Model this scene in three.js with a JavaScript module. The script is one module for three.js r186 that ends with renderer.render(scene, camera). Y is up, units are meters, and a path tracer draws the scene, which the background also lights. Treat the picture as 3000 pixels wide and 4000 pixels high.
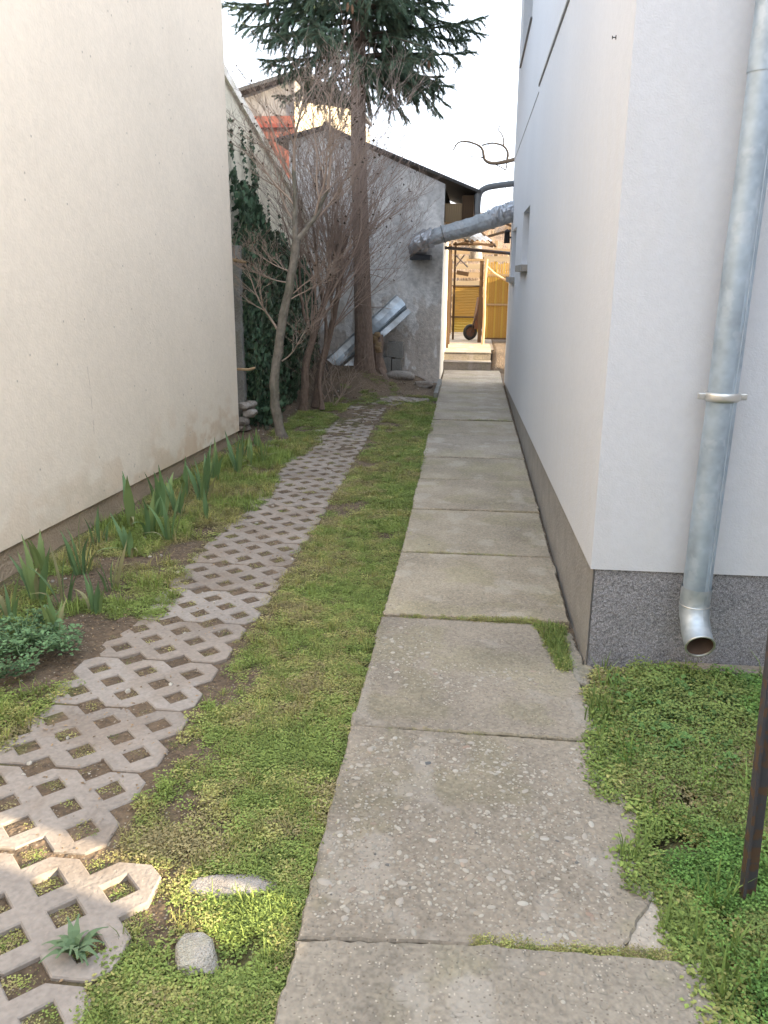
import * as THREE from 'three';
import { mergeGeometries, mergeVertices, toCreasedNormals } from 'three/addons/utils/BufferGeometryUtils.js';
import { RoundedBoxGeometry } from 'three/addons/geometries/RoundedBoxGeometry.js';

// ------------------------------------------------------------------ camera, sky, sun, exposure
const scene = new THREE.Scene();
const D2R = Math.PI / 180;
const camera = new THREE.PerspectiveCamera(63.215, 768 / 1024, 0.05, 400);
camera.position.set(0, 1.6, 0);
camera.rotation.order = 'YXZ';
camera.rotation.set(-16.045 * D2R, 5.793 * D2R, 0.426 * D2R);
const renderer = new THREE.WebGLRenderer({ antialias: true });
renderer.toneMapping = THREE.LinearToneMapping;
renderer.toneMappingExposure = 4.4;
renderer.shadowMap.enabled = true;
const SUN_EL = 18 * D2R, SUN_S = 0.27;
const sunDir = new THREE.Vector3(1, Math.tan(SUN_EL) * Math.hypot(1, SUN_S), SUN_S).normalize();
{
  const W = 512, H = 256, a = new Float32Array(W * H * 4), v = new THREE.Vector3();
  for (let j = 0; j < H; j++) for (let i = 0; i < W; i++) {
    const lat = ((j + 0.5) / H - 0.5) * Math.PI, lon = ((i + 0.5) / W - 0.5) * 2 * Math.PI;
    v.set(Math.cos(lat) * Math.cos(lon), Math.sin(lat), Math.cos(lat) * Math.sin(lon));
    const e = Math.max(0, v.y), k = Math.pow(e, 0.6), s = Math.max(0, v.dot(sunDir));
    let c = [0.57 + (0.415 - 0.57) * k, 0.59 + (0.525 - 0.59) * k, 0.62 + (0.675 - 0.62) * k];
    const g = 0.75 * Math.pow(s, 2) + 0.5 * Math.pow(s, 9);
    c = [c[0] + g, c[1] + g * 0.925, c[2] + g * 0.82];
    if (v.y < 0) c = [0.3, 0.28, 0.25];
    a.set([c[0], c[1], c[2], 1], (j * W + i) * 4);
  }
  const t = new THREE.DataTexture(a, W, H, THREE.RGBAFormat, THREE.FloatType);
  t.mapping = THREE.EquirectangularReflectionMapping; t.magFilter = THREE.LinearFilter; t.needsUpdate = true;
  scene.background = t; scene.environment = t;
}
const sun = new THREE.DirectionalLight(new THREE.Color(1, 0.83, 0.58), 4.2);
sun.position.copy(sunDir).multiplyScalar(40).add(new THREE.Vector3(0, 0, -10));
sun.target.position.set(0, 0, -10);
sun.castShadow = true; sun.shadow.mapSize.set(4096, 4096);
Object.assign(sun.shadow.camera, { left: -25, right: 25, top: 25, bottom: -25, near: 1, far: 120 });
scene.add(sun, sun.target);

// ------------------------------------------------------------------ helpers
function mulberry(seed) { return () => { seed |= 0; seed = seed + 0x6D2B79F5 | 0; let t = Math.imul(seed ^ seed >>> 15, 1 | seed); t = t + Math.imul(t ^ t >>> 7, 61 | t) ^ t; return ((t ^ t >>> 14) >>> 0) / 4294967296; }; }
const rnd = mulberry(7);
const rr = (a, b, r = rnd) => a + (b - a) * r();
const lerp = (a, b, t) => a + (b - a) * t;
const clamp = (x, a = 0, b = 1) => Math.min(b, Math.max(a, x));
const sst = (a, b, x) => { const t = clamp((x - a) / (b - a)); return t * t * (3 - 2 * t); };
function hash(x, y, s) { let h = Math.imul(x, 374761393) + Math.imul(y, 668265263) + Math.imul(s, 2147483647 ^ 0x5bd1e995); h = Math.imul(h ^ h >>> 13, 1274126177); return ((h ^ h >>> 16) >>> 0) / 4294967296; }
function vnoise(x, y, s = 0, per = 0) {
  const xi = Math.floor(x), yi = Math.floor(y), fx = x - xi, fy = y - yi, u = fx * fx * (3 - 2 * fx), w = fy * fy * (3 - 2 * fy);
  const m = per ? q => ((q % per) + per) % per : q => q;
  const x0 = m(xi), x1 = m(xi + 1), y0 = m(yi), y1 = m(yi + 1);
  return lerp(lerp(hash(x0, y0, s), hash(x1, y0, s), u), lerp(hash(x0, y1, s), hash(x1, y1, s), u), w);
}
function fbm(x, y, s = 0, oct = 4, per = 0) { let a = 0, n = 0, k = 1; for (let o = 0; o < oct; o++) { a += k * vnoise(x, y, s + o * 17, per); n += k; k *= 0.5; x *= 2; y *= 2; per *= 2; } return a / n; }
const toS = c => Math.round(255 * clamp(c <= 0.0031308 ? c * 12.92 : 1.055 * Math.pow(c, 1 / 2.4) - 0.055));
function colTex(w, h, fn) {       // fn(u, v) -> linear rgb
  const a = new Uint8Array(w * h * 4);
  for (let j = 0; j < h; j++) for (let i = 0; i < w; i++) { const c = fn(i / w, j / h), o = (j * w + i) * 4; a[o] = toS(c[0]); a[o + 1] = toS(c[1]); a[o + 2] = toS(c[2]); a[o + 3] = 255; }
  return fin(a, w, h, true);
}
function greyTex(w, h, fn) {
  const a = new Uint8Array(w * h * 4);
  for (let j = 0; j < h; j++) for (let i = 0; i < w; i++) { const c = Math.round(255 * clamp(fn(i / w, j / h))), o = (j * w + i) * 4; a[o] = a[o + 1] = a[o + 2] = c; a[o + 3] = 255; }
  return fin(a, w, h, false);
}
function fin(a, w, h, srgb) {
  const t = new THREE.DataTexture(a, w, h, THREE.RGBAFormat); t.wrapS = t.wrapT = THREE.RepeatWrapping; t.magFilter = THREE.LinearFilter; t.minFilter = THREE.LinearMipmapLinearFilter; t.generateMipmaps = true;
  if (srgb) t.colorSpace = THREE.SRGBColorSpace; t.needsUpdate = true; return t;
}
const C = (r, g, b) => new THREE.Color().setRGB(r, g, b);
const mat = (o) => new THREE.MeshStandardMaterial({ roughness: 0.9, metalness: 0, side: THREE.DoubleSide, ...o });
const pmat = (o) => new THREE.MeshPhysicalMaterial({ roughness: 0.9, metalness: 0, side: THREE.DoubleSide, ...o });
const mixc = (a, b, t) => [lerp(a[0], b[0], t), lerp(a[1], b[1], t), lerp(a[2], b[2], t)];

const used = new Map();
function numbered(n) { const k = used.get(n) || 0; used.set(n, k + 1); return k ? n + '_' + String(k).padStart(3, '0') : n; }
function tag(o, label, category, group, kind) { o.userData.label = label; if (category) o.userData.category = category; if (group) o.userData.group = group; if (kind) o.userData.kind = kind; return o; }
function thing(name, label, category, pos = [0, 0, 0], group, kind) { const g = new THREE.Group(); g.name = numbered(name); g.position.set(...pos); scene.add(g); return tag(g, label, category, group, kind); }
function part(name, geo, m, parent) { const o = new THREE.Mesh(geo, m); o.name = name; parent.add(o); return o; }
function solo(name, geo, m, label, category, group, kind) { const o = new THREE.Mesh(geo, m); o.name = numbered(name); scene.add(o); return tag(o, label, category, group, kind); }
// box-projected uv, in metres / s
function uvBox(g, s = 1, du = 0, dv = 0) {
  if (g.index) g = g.toNonIndexed();
  if (!g.attributes.normal) g.computeVertexNormals();
  const p = g.attributes.position, n = new Float32Array(p.count * 2), A = new THREE.Vector3(), B = new THREE.Vector3(), Cc = new THREE.Vector3();
  for (let i = 0; i < p.count; i += 3) {
    A.fromBufferAttribute(p, i); B.fromBufferAttribute(p, i + 1); Cc.fromBufferAttribute(p, i + 2);
    const nx = B.clone().sub(A).cross(Cc.clone().sub(A)), ax = Math.abs(nx.x), ay = Math.abs(nx.y), az = Math.abs(nx.z);
    for (let k = 0; k < 3; k++) {
      const x = p.getX(i + k), y = p.getY(i + k), z = p.getZ(i + k);
      let u, v; if (ay >= ax && ay >= az) { u = x; v = z; } else if (ax >= az) { u = z; v = y; } else { u = x; v = y; }
      n[(i + k) * 2] = u / s + du; n[(i + k) * 2 + 1] = v / s + dv;
    }
  }
  g.setAttribute('uv', new THREE.BufferAttribute(n, 2)); return g;
}
function boxAt(x0, x1, y0, y1, z0, z1, r = 0) {
  const w = x1 - x0, h = y1 - y0, d = z1 - z0;
  const g = r ? new RoundedBoxGeometry(w, h, d, 1, Math.min(r, w / 2.1, h / 2.1, d / 2.1)) : new THREE.BoxGeometry(w, h, d);
  g.translate((x0 + x1) / 2, (y0 + y1) / 2, (z0 + z1) / 2); return g.index ? g.toNonIndexed() : g;
}
// prism over a footprint [[x,z],...] (convex), bottom and top heights per point
function prism(pts, bot, top) {
  const P = [], n = pts.length, q = (i, t) => [pts[i][0], t ? top(pts[i], i) : bot(pts[i], i), pts[i][1]];
  const tri = (a, b, c) => P.push(...a, ...b, ...c);
  for (let i = 0; i < n; i++) { const j = (i + 1) % n; tri(q(i, 0), q(j, 0), q(j, 1)); tri(q(i, 0), q(j, 1), q(i, 1)); }
  for (let i = 1; i < n - 1; i++) { tri(q(0, 1), q(i, 1), q(i + 1, 1)); tri(q(0, 0), q(i + 1, 0), q(i, 0)); }
  const g = new THREE.BufferGeometry(); g.setAttribute('position', new THREE.Float32BufferAttribute(P, 3)); g.computeVertexNormals(); return g;
}
// collects tapered tubes
class TB {
  constructor() { this.p = []; this.n = []; this.uv = []; this.ix = []; }
  tube(pts, rad, sides = 6, cap = true) {
    const base = this.p.length / 3, T = new THREE.Vector3(), U = new THREE.Vector3(), V = new THREE.Vector3(), ref = new THREE.Vector3(0.31, 0.17, 0.93); let L = 0;
    for (let i = 0; i < pts.length; i++) {
      T.copy(pts[Math.min(i + 1, pts.length - 1)]).sub(pts[Math.max(i - 1, 0)]).normalize();
      if (i === 0 && Math.abs(T.dot(ref)) > 0.9) ref.set(1, 0, 0);
      U.copy(ref).addScaledVector(T, -ref.dot(T)).normalize(); ref.copy(U); V.crossVectors(T, U);
      if (i) L += pts[i].distanceTo(pts[i - 1]);
      for (let k = 0; k <= sides; k++) {
        const a = k / sides * Math.PI * 2, c = Math.cos(a), s = Math.sin(a), r = rad[i];
        const nx = U.x * c + V.x * s, ny = U.y * c + V.y * s, nz = U.z * c + V.z * s;
        this.p.push(pts[i].x + nx * r, pts[i].y + ny * r, pts[i].z + nz * r); this.n.push(nx, ny, nz); this.uv.push(k / sides * Math.max(0.12, Math.PI * 2 * rad[0]), L);
      }
    }
    for (let i = 0; i < pts.length - 1; i++) for (let k = 0; k < sides; k++) { const a = base + i * (sides + 1) + k, b = a + sides + 1; this.ix.push(a, a + 1, b, a + 1, b + 1, b); }
    if (cap && sides > 3) for (const e of [0, pts.length - 1]) { const o = base + e * (sides + 1); for (let k = 1; k < sides - 1; k++) e ? this.ix.push(o, o + k, o + k + 1) : this.ix.push(o, o + k + 1, o + k); }
    return this;
  }
  geo() {
    const g = new THREE.BufferGeometry(); g.setAttribute('position', new THREE.Float32BufferAttribute(this.p, 3)); g.setAttribute('normal', new THREE.Float32BufferAttribute(this.n, 3)); g.setAttribute('uv', new THREE.Float32BufferAttribute(this.uv, 2)); g.setIndex(this.ix); return g;
  }
}
const V3 = (x, y, z) => new THREE.Vector3(x, y, z);
const tubeGeo = (pts, r, sides = 10) => new TB().tube(pts.map(p => p.isVector3 ? p : V3(...p)), Array.isArray(r) ? r : pts.map(() => r), sides).geo();
function smoothPath(pts, n) { return new THREE.CatmullRomCurve3(pts.map(p => p.isVector3 ? p : V3(...p)), false, 'centripetal').getPoints(n); }
function bar(a, b, w, h) { // square-section bar between two points
  const A = V3(...a), B = V3(...b), d = B.clone().sub(A), g = new THREE.BoxGeometry(w, h, d.length());
  g.applyQuaternion(new THREE.Quaternion().setFromUnitVectors(V3(0, 0, 1), d.clone().normalize())); g.translate(...A.clone().add(B).multiplyScalar(0.5).toArray()); return g.toNonIndexed();
}
function tris(P, uvs) { const g = new THREE.BufferGeometry(); g.setAttribute('position', new THREE.Float32BufferAttribute(P, 3)); if (uvs) g.setAttribute('uv', new THREE.Float32BufferAttribute(uvs, 2)); g.computeVertexNormals(); return g; }
function instanced(name, geo, m, list, parent) { // list of {m: Matrix4, c: Color}
  const o = new THREE.InstancedMesh(geo, m, list.length); o.name = name;
  list.forEach((e, i) => { o.setMatrixAt(i, e.m); if (e.c) o.setColorAt(i, e.c); });
  o.instanceMatrix.needsUpdate = true; if (o.instanceColor) o.instanceColor.needsUpdate = true;
  parent.add(o); return o;
}
const _q = new THREE.Quaternion(), _e = new THREE.Euler();
function mtx(x, y, z, rx, ry, rz, sx, sy = sx, sz = sx) { return new THREE.Matrix4().compose(V3(x, y, z), _q.setFromEuler(_e.set(rx, ry, rz, 'YXZ')).clone(), V3(sx, sy, sz)); }
function rockGeo(w, h, d, seed, det = 2, rough = 0.25) {
  let g = new THREE.IcosahedronGeometry(1, det); g.deleteAttribute('uv'); g.deleteAttribute('normal'); g = mergeVertices(g);
  const p = g.attributes.position;
  for (let i = 0; i < p.count; i++) { const x = p.getX(i), y = p.getY(i), z = p.getZ(i); const k = 1 + rough * (fbm(x * 1.7 + 9 + z, y * 1.7 + 5 - z * 0.7, seed, 3) - 0.5) * 2; p.setXYZ(i, Math.sign(x) * Math.pow(Math.abs(x), 0.8) * k * w / 2, Math.sign(y) * Math.pow(Math.abs(y), 0.8) * k * h / 2, Math.sign(z) * Math.pow(Math.abs(z), 0.8) * k * d / 2); }
  g.computeVertexNormals(); return uvBox(toCreasedNormals(g, 0.6), 0.6, seed * 0.13, seed * 0.37);
}

// ------------------------------------------------------------------ textures and materials
const T = {};
T.stucco = greyTex(512, 512, (u, v) => 0.55 * fbm(u * 96, v * 96, 3, 2, 96) + 0.45 * fbm(u * 24, v * 24, 9, 3, 24));     // 1 m tile
T.smoothPlaster = greyTex(512, 512, (u, v) => 0.5 * fbm(u * 10, v * 10, 13, 4, 10) + 0.5 * fbm(u * 90, v * 90, 21, 2, 90));
T.white = colTex(1024, 1024, (u, v) => {                                       // 4 m tile
  const a = fbm(u * 5, v * 5, 31, 4, 5), b = fbm(u * 200, v * 200, 33, 2, 200), s = sst(0.64, 0.8, fbm(u * 40, v * 6, 37, 3, 2));
  const k = 0.97 + 0.07 * (a - 0.5) + 0.06 * (b - 0.5); const w = [0.6 * k, 0.606 * k, 0.632 * k]; return mixc(w, [0.56, 0.54, 0.5], s * 0.12);
});
T.plinth = colTex(512, 512, (u, v) => {                                        // 1 m tile, speckled coat
  const b = hash(Math.floor(u * 256), Math.floor(v * 256), 5), c = fbm(u * 110, v * 110, 41, 2, 110), a = fbm(u * 6, v * 6, 43, 3, 6);
  const k = 0.235 + 0.2 * (c - 0.5) + (b > 0.8 ? 0.13 : b < 0.25 ? -0.1 : 0) + 0.06 * (a - 0.5); return [k * 1.0, k * 0.97, k * 1.01];
});
T.plinthSide = colTex(512, 512, (u, v) => { const b = hash(Math.floor(u * 256), Math.floor(v * 256), 6), a = fbm(u * 8, v * 8, 47, 4, 8); const k = 0.255 + 0.05 * (a - 0.5) * 2 + 0.05 * (b - 0.5); return [k * 1.06, k * 0.98, k * 0.88]; });
T.leftWall = colTex(2048, 1024, (u, v) => {                                    // z -8..0 , y 0..4
  const z = -8 + u * 8, y = v * 4;
  const a = fbm(z * 0.9 + 20, y * 0.9, 51, 4), b = fbm(z * 30, y * 30, 53, 2), g = fbm(z * 6, y * 2.2, 57, 4);
  let k = 0.96 + 0.14 * (a - 0.5) + 0.08 * (b - 0.5) + 0.05 * (fbm(z * 3.1 + 8, y * 3.1, 79, 3) - 0.5);
  let c = [0.86 * k, 0.748 * k, 0.622 * k];
  const low = y - 0.0 + (z + 8) * -0.028;                                       // height above the foot
  const edge = 0.16 + 0.4 * fbm(z * 1.3 + 4, 3.3, 59, 4) + 0.14 * (fbm(z * 9, y * 5, 61, 4) - 0.5);
  const st = sst(0.38, 0.68, fbm(z * 6 + 3, y * 9, 63, 5) + 0.55 * (0.5 * edge + 0.1 - low)) * sst(0.62, 0.1, low) * (0.35 + 0.65 * sst(-4.6, -7.0, z));
  c = mixc(c, [0.6, 0.4, 0.24], 0.7 * st * (0.6 + 0.6 * g));
  const st2 = sst(0.5, 0.64, fbm(z * 4 + 3, y * 7, 67, 5) + 0.5 * (0.24 - low)) * sst(0.5, 0.1, low);
  c = mixc(c, [0.62, 0.52, 0.4], 0.35 * st2);
  const run = sst(0.66, 0.76, fbm(z * 14, y * 0.35 + 7, 71, 3)); c = mixc(c, [0.72, 0.63, 0.52], 0.1 * run);
  const crack = (z0, y0, y1, w) => { if (y > y0 && y < y1) { const d = Math.abs(z - z0 - 0.035 * (fbm(y * 6, z0 * 9, 73, 3) - 0.5)); if (d < w && vnoise(y * 14, z0 * 31, 75) > 0.35) c = mixc(c, [0.42, 0.34, 0.27], 0.5); } };
  crack(-5.05, 0.5, 1.02, 0.0035); crack(-6.9, 0.16, 0.4, 0.004);
  if (hash(Math.floor(u * 700), Math.floor(v * 350), 77) > 0.9993) c = mixc(c, [0.3, 0.25, 0.2], 0.6);
  return c;
});
T.concrete = colTex(1024, 1024, (u, v) => {                                    // 1.6 m tile
  const a = fbm(u * 5, v * 5, 81, 5, 5), b = fbm(u * 160, v * 160, 83, 2, 160), m = sst(0.5, 0.68, fbm(u * 7, v * 7, 85, 5, 7)), w = sst(0.6, 0.7, fbm(u * 9, v * 9, 87, 5, 9));
  const k = 1 + 0.7 * (a - 0.5) + 0.5 * (b - 0.5); let c = [0.275 * k, 0.248 * k, 0.21 * k];
  c = mixc(c, [0.24 * k, 0.225 * k, 0.15 * k], 0.45 * m); c = mixc(c, [0.4, 0.38, 0.35], 0.4 * w);
  const sp = hash(Math.floor(u * 400), Math.floor(v * 400), 89); if (sp > 0.985) c = mixc(c, [0.5, 0.46, 0.4], 0.7); else if (sp < 0.02) c = mixc(c, [0.12, 0.1, 0.08], 0.7);
  return c;
});
T.concreteBump = greyTex(1024, 1024, (u, v) => 0.5 * fbm(u * 140, v * 140, 91, 2, 140) + 0.35 * fbm(u * 20, v * 20, 93, 4, 20) - 0.25 * sst(0.7, 0.8, vnoise(u * 120, v * 120, 95, 120)));
T.paver = colTex(512, 512, (u, v) => {                                         // 1.2 m tile
  const a = fbm(u * 5, v * 5, 101, 5, 5), b = fbm(u * 120, v * 120, 103, 2, 120), m = sst(0.5, 0.66, fbm(u * 6, v * 6, 105, 5, 6)); const k = 1 + 0.4 * (a - 0.5) + 0.35 * (b - 0.5);
  let c = [0.3 * k, 0.272 * k, 0.245 * k]; c = mixc(c, [0.22 * k, 0.175 * k, 0.135 * k], 0.4 * m); return c;
});
T.soil = colTex(1024, 1024, (u, v) => {                                        // 1.5 m tile
  const a = fbm(u * 6, v * 6, 111, 5, 6), b = fbm(u * 90, v * 90, 113, 3, 90), k = 0.75 + 0.6 * (a - 0.5) + 0.9 * (b - 0.4); let c = [0.155 * k, 0.108 * k, 0.07 * k];
  const h = hash(Math.floor(u * 300), Math.floor(v * 300), 115); if (h > 0.982) c = mixc(c, [0.42, 0.36, 0.28], 0.75); else if (h > 0.95) c = mixc(c, [0.25, 0.17, 0.09], 0.6);
  return c;
});
T.soilBump = greyTex(512, 512, (u, v) => 0.6 * fbm(u * 50, v * 50, 117, 3, 50) + 0.4 * fbm(u * 12, v * 12, 119, 3, 12));
T.shed = colTex(2048, 1024, (u, v) => {                                        // 4 m x 4 m from x -4.2, y 0 (u spans 4 m)
  const x = u * 4, y = v * 4; const a = fbm(x * 1.1, y * 1.1, 121, 5), b = fbm(x * 28, y * 28, 123, 3), m = sst(0.5, 0.68, fbm(x * 3.2, y * 2.4, 125, 5)), g = fbm(x * 9, y * 5, 127, 4);
  const k = 1 + 0.6 * (a - 0.5) + 0.5 * (b - 0.5); let c = [0.73 * k, 0.705 * k, 0.685 * k];
  c = mixc(c, [0.46 * k, 0.44 * k, 0.43 * k], 0.6 * m);
  const damp = sst(0.46, 0.6, g + 0.35 * (0.85 + 0.5 * fbm(x * 1.6, 2, 129, 3) - y)); c = mixc(c, [0.4 * k, 0.33 * k, 0.27 * k], 0.65 * damp * sst(1.7, 0.9, y));
  const pk = sst(0.7, 0.76, fbm(x * 12, y * 12, 131, 3)); return mixc(c, [0.6, 0.58, 0.56], 0.3 * pk);
});
T.galv = colTex(512, 512, (u, v) => { const a = fbm(u * 9, v * 9, 141, 4, 9), b = fbm(u * 40, v * 40, 143, 2, 40), w = sst(0.62, 0.7, fbm(u * 14, v * 14, 145, 4, 14)); const k = 0.9 + 0.35 * (a - 0.5) + 0.25 * (b - 0.5); return mixc([0.42 * k, 0.49 * k, 0.55 * k], [0.6, 0.64, 0.68], 0.25 * w); });
T.galvRough = greyTex(256, 256, (u, v) => 0.36 + 0.35 * fbm(u * 9, v * 9, 147, 4, 9));
T.bark = colTex(512, 512, (u, v) => { const a = fbm(u * 14, v * 5, 151, 4, 1), b = fbm(u * 40, v * 40, 153, 3, 40), k = 0.6 + 0.8 * (a - 0.3) + 0.5 * (b - 0.5); return [0.2 * k, 0.15 * k, 0.12 * k]; });
T.barkPale = colTex(512, 512, (u, v) => { const a = fbm(u * 6, v * 30, 155, 4, 6), b = fbm(u * 30, v * 30, 157, 3, 30), m = sst(0.5, 0.65, fbm(u * 4, v * 4, 159, 4, 4)), k = 0.8 + 0.5 * (a - 0.5) + 0.5 * (b - 0.5); return mixc([0.25 * k, 0.215 * k, 0.175 * k], [0.15 * k, 0.14 * k, 0.1 * k], 0.6 * m); });
T.barkBump = greyTex(256, 256, (u, v) => fbm(u * 20, v * 8, 161, 4, 4));
T.wood = colTex(256, 512, (u, v) => { const a = fbm(u * 30, v * 3, 163, 4, 1), k = 0.7 + 0.7 * (a - 0.3); return [0.36 * k, 0.25 * k, 0.14 * k]; });
T.foil = greyTex(512, 512, (u, v) => { const a = Math.abs(fbm(u * 14, v * 14, 165, 3, 14) - 0.5) * 2, b = Math.abs(fbm(u * 5, v * 5, 167, 3, 5) - 0.5) * 2; return 0.6 * a + 0.4 * b; });
T.iron = colTex(256, 256, (u, v) => { const a = fbm(u * 12, v * 12, 169, 4, 12), m = sst(0.48, 0.62, a); return mixc([0.075, 0.068, 0.075], [0.12, 0.07, 0.045], m); });

const rep = (t, x, y = x) => { const c = t.clone(); c.repeat.set(x, y); c.needsUpdate = true; return c; };
const M = {
  leftWall: mat({ map: T.leftWall, bumpMap: rep(T.smoothPlaster, 8, 4), bumpScale: 0.003, roughness: 0.85 }),
  leftPlain: mat({ color: C(0.72, 0.65, 0.55) }),
  leftPlinth: mat({ map: T.plinthSide, color: C(1.3, 1.08, 0.88), bumpMap: T.stucco, bumpScale: 0.01 }),
  white: mat({ map: T.white, bumpMap: rep(T.stucco, 9, 9), bumpScale: 0.0016, roughness: 0.88 }),
  plinth: mat({ map: rep(T.plinth, 1.6), bumpMap: T.stucco, bumpScale: 0.006, roughness: 0.75 }),
  plinthSide: mat({ map: T.plinthSide, bumpMap: T.stucco, bumpScale: 0.006 }),
  slab: [C(0.9, 0.84, 0.77), C(1.12, 1.04, 0.91), C(1.2, 1.12, 1.04), C(1.15, 1.06, 0.94), C(0.98, 0.93, 0.86)].map(c => mat({ map: T.concrete, color: c, bumpMap: T.concreteBump, bumpScale: 0.008, roughness: 0.92 })),
  paver: [C(0.99, 0.95, 0.92), C(0.93, 0.88, 0.84), C(0.96, 0.91, 0.87), C(0.93, 0.86, 0.8), C(0.96, 0.89, 0.83), C(0.9, 0.83, 0.77)].map(c => mat({ map: T.paver, color: c, bumpMap: T.concreteBump, bumpScale: 0.0022 })),
  soil: mat({ map: T.soil, bumpMap: rep(T.soilBump, 2), bumpScale: 0.02, roughness: 1, vertexColors: true }),
  shed: mat({ map: T.shed, bumpMap: rep(T.stucco, 3), bumpScale: 0.014 }),
  shedSide: mat({ color: C(0.75, 0.68, 0.56), bumpMap: T.stucco, bumpScale: 0.008 }),
  roof: mat({ color: C(0.075, 0.07, 0.068), bumpMap: T.stucco, bumpScale: 0.01 }),
  soffit: mat({ map: T.wood, color: C(0.32, 0.3, 0.3) }),
  wood: mat({ map: T.wood }), woodDark: mat({ map: T.wood, color: C(0.3, 0.24, 0.2) }), woodPale: mat({ map: T.wood, color: C(1.9, 1.9, 2.0) }), plank: mat({ map: T.wood, color: C(1.05, 1.15, 1.3) }),
  galv: mat({ map: T.galv, color: C(0.95, 0.97, 1.0), roughness: 0.55, metalness: 0.5 }),
  galvSheet: mat({ map: T.galv, color: C(1.02, 0.95, 0.9), roughness: 0.36, metalness: 0.85 }),
  elbow: mat({ map: T.galv, color: C(1.1, 1.05, 1.0), roughness: 0.55, metalness: 0.7 }),
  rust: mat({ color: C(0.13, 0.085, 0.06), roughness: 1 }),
  steel: mat({ color: C(0.6, 0.6, 0.58), roughness: 0.38, metalness: 0.9 }),
  pipeGrey: mat({ color: C(0.16, 0.165, 0.17), roughness: 0.6 }),
  foil: mat({ color: C(0.42, 0.42, 0.44), bumpMap: T.foil, bumpScale: 0.025, roughness: 0.45, metalness: 0.75 }),
  wrap: mat({ map: T.galv, color: C(0.92, 0.82, 0.76), bumpMap: T.foil, bumpScale: 0.02, roughness: 0.6, metalness: 0.25 }),
  black: mat({ color: C(0.02, 0.02, 0.022), roughness: 0.7 }),
  iron: mat({ map: T.iron, roughness: 0.65, metalness: 0.4 }),
  bark: mat({ map: T.bark, color: C(1.35, 1.28, 1.25), bumpMap: T.barkBump, bumpScale: 0.02, roughness: 1 }),
  barkSilhouette: mat({ color: C(0.045, 0.036, 0.03), roughness: 1 }),  // bark darkened so the sunlit far tree reads as a silhouette
  barkPale: mat({ map: T.barkPale, bumpMap: T.barkBump, bumpScale: 0.008, roughness: 0.95 }),
  twig: mat({ color: C(0.33, 0.245, 0.2), roughness: 1 }),
  twigBrown: mat({ color: C(0.35, 0.265, 0.21), roughness: 1 }),
  needle: pmat({ color: C(1, 1, 1), roughness: 0.7 }),
  spruceTwig: mat({ color: C(0.1, 0.075, 0.055), roughness: 1 }),
  cone: mat({ color: C(0.24, 0.14, 0.085), roughness: 0.9 }),
  leaf: pmat({ color: C(1, 1, 1), roughness: 0.75, transmission: 0.25, thickness: 0, specularIntensity: 0.3 }),
  ivy: pmat({ color: C(1, 1, 1), roughness: 0.38, specularIntensity: 0.5 }),
  ivyLeaf: [C(0.026, 0.048, 0.028), C(0.042, 0.075, 0.042), C(0.06, 0.1, 0.055)].map(c => pmat({ color: c, roughness: 0.38, specularIntensity: 0.5 })),
  iris: [C(0.16, 0.26, 0.12), C(0.19, 0.3, 0.13), C(0.24, 0.32, 0.125), C(0.33, 0.31, 0.16)].map(c => pmat({ color: c, roughness: 0.55, transmission: 0.25, thickness: 0, specularIntensity: 0.4 })),
  dandelion: pmat({ color: C(0.12, 0.19, 0.085), roughness: 0.7, transmission: 0.2, thickness: 0 }),
  yellow: pmat({ color: C(0.4, 0.23, 0.035), roughness: 0.6, transmission: 0.35, thickness: 0 }),
  yellow2: pmat({ color: C(0.46, 0.31, 0.045), roughness: 0.6, transmission: 0.35, thickness: 0 }),
  pebble: mat({ color: C(1, 1, 1), roughness: 0.7 }),
  pebbles: [C(0.34, 0.3, 0.25), C(0.3, 0.25, 0.19), C(0.4, 0.365, 0.31), C(0.27, 0.19, 0.14), C(0.1, 0.1, 0.1)].map(c => mat({ color: c, roughness: 0.7 })),
  rock: mat({ map: T.shed, color: C(0.42, 0.39, 0.36), bumpMap: T.concreteBump, bumpScale: 0.004 }),
  rockPale: mat({ map: T.concrete, color: C(1.2, 1.2, 1.22), bumpMap: T.concreteBump, bumpScale: 0.008 }),
  block: mat({ map: T.concrete, color: C(0.72, 0.77, 0.84), bumpMap: T.stucco, bumpScale: 0.008 }),
  red: mat({ map: T.plinthSide, color: C(0.95, 0.36, 0.28), bumpMap: T.stucco, bumpScale: 0.01 }),
  cream: mat({ color: C(0.72, 0.6, 0.42), bumpMap: T.stucco, bumpScale: 0.01 }),
  gableGrey: mat({ map: T.plinthSide, color: C(1.0, 1.0, 1.06), bumpMap: T.stucco, bumpScale: 0.01 }),
  glass: pmat({ color: C(0.55, 0.6, 0.65), roughness: 0.05, transmission: 0.6, thickness: 0 }),
  dark: mat({ color: C(0.03, 0.03, 0.035) }),
  frame: mat({ color: C(0.6, 0.59, 0.57), roughness: 0.5 }),
  stepRiser: mat({ map: T.concrete, color: C(0.95, 0.9, 0.92), bumpMap: T.stucco, bumpScale: 0.006 }),
  stepTread: mat({ map: T.concrete, color: C(0.95, 0.9, 0.92), bumpMap: T.stucco, bumpScale: 0.006 }),
  yardFloor: mat({ map: T.concrete, color: C(1.15, 1.05, 0.95), bumpMap: T.concreteBump, bumpScale: 0.004 }),
  hill: mat({ map: T.soil, color: C(1.5, 1.45, 1.45), bumpMap: T.soilBump, bumpScale: 0.05 }),
  barrow: mat({ map: T.iron, color: C(1.1, 0.75, 0.6), roughness: 0.8 }),
};

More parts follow.
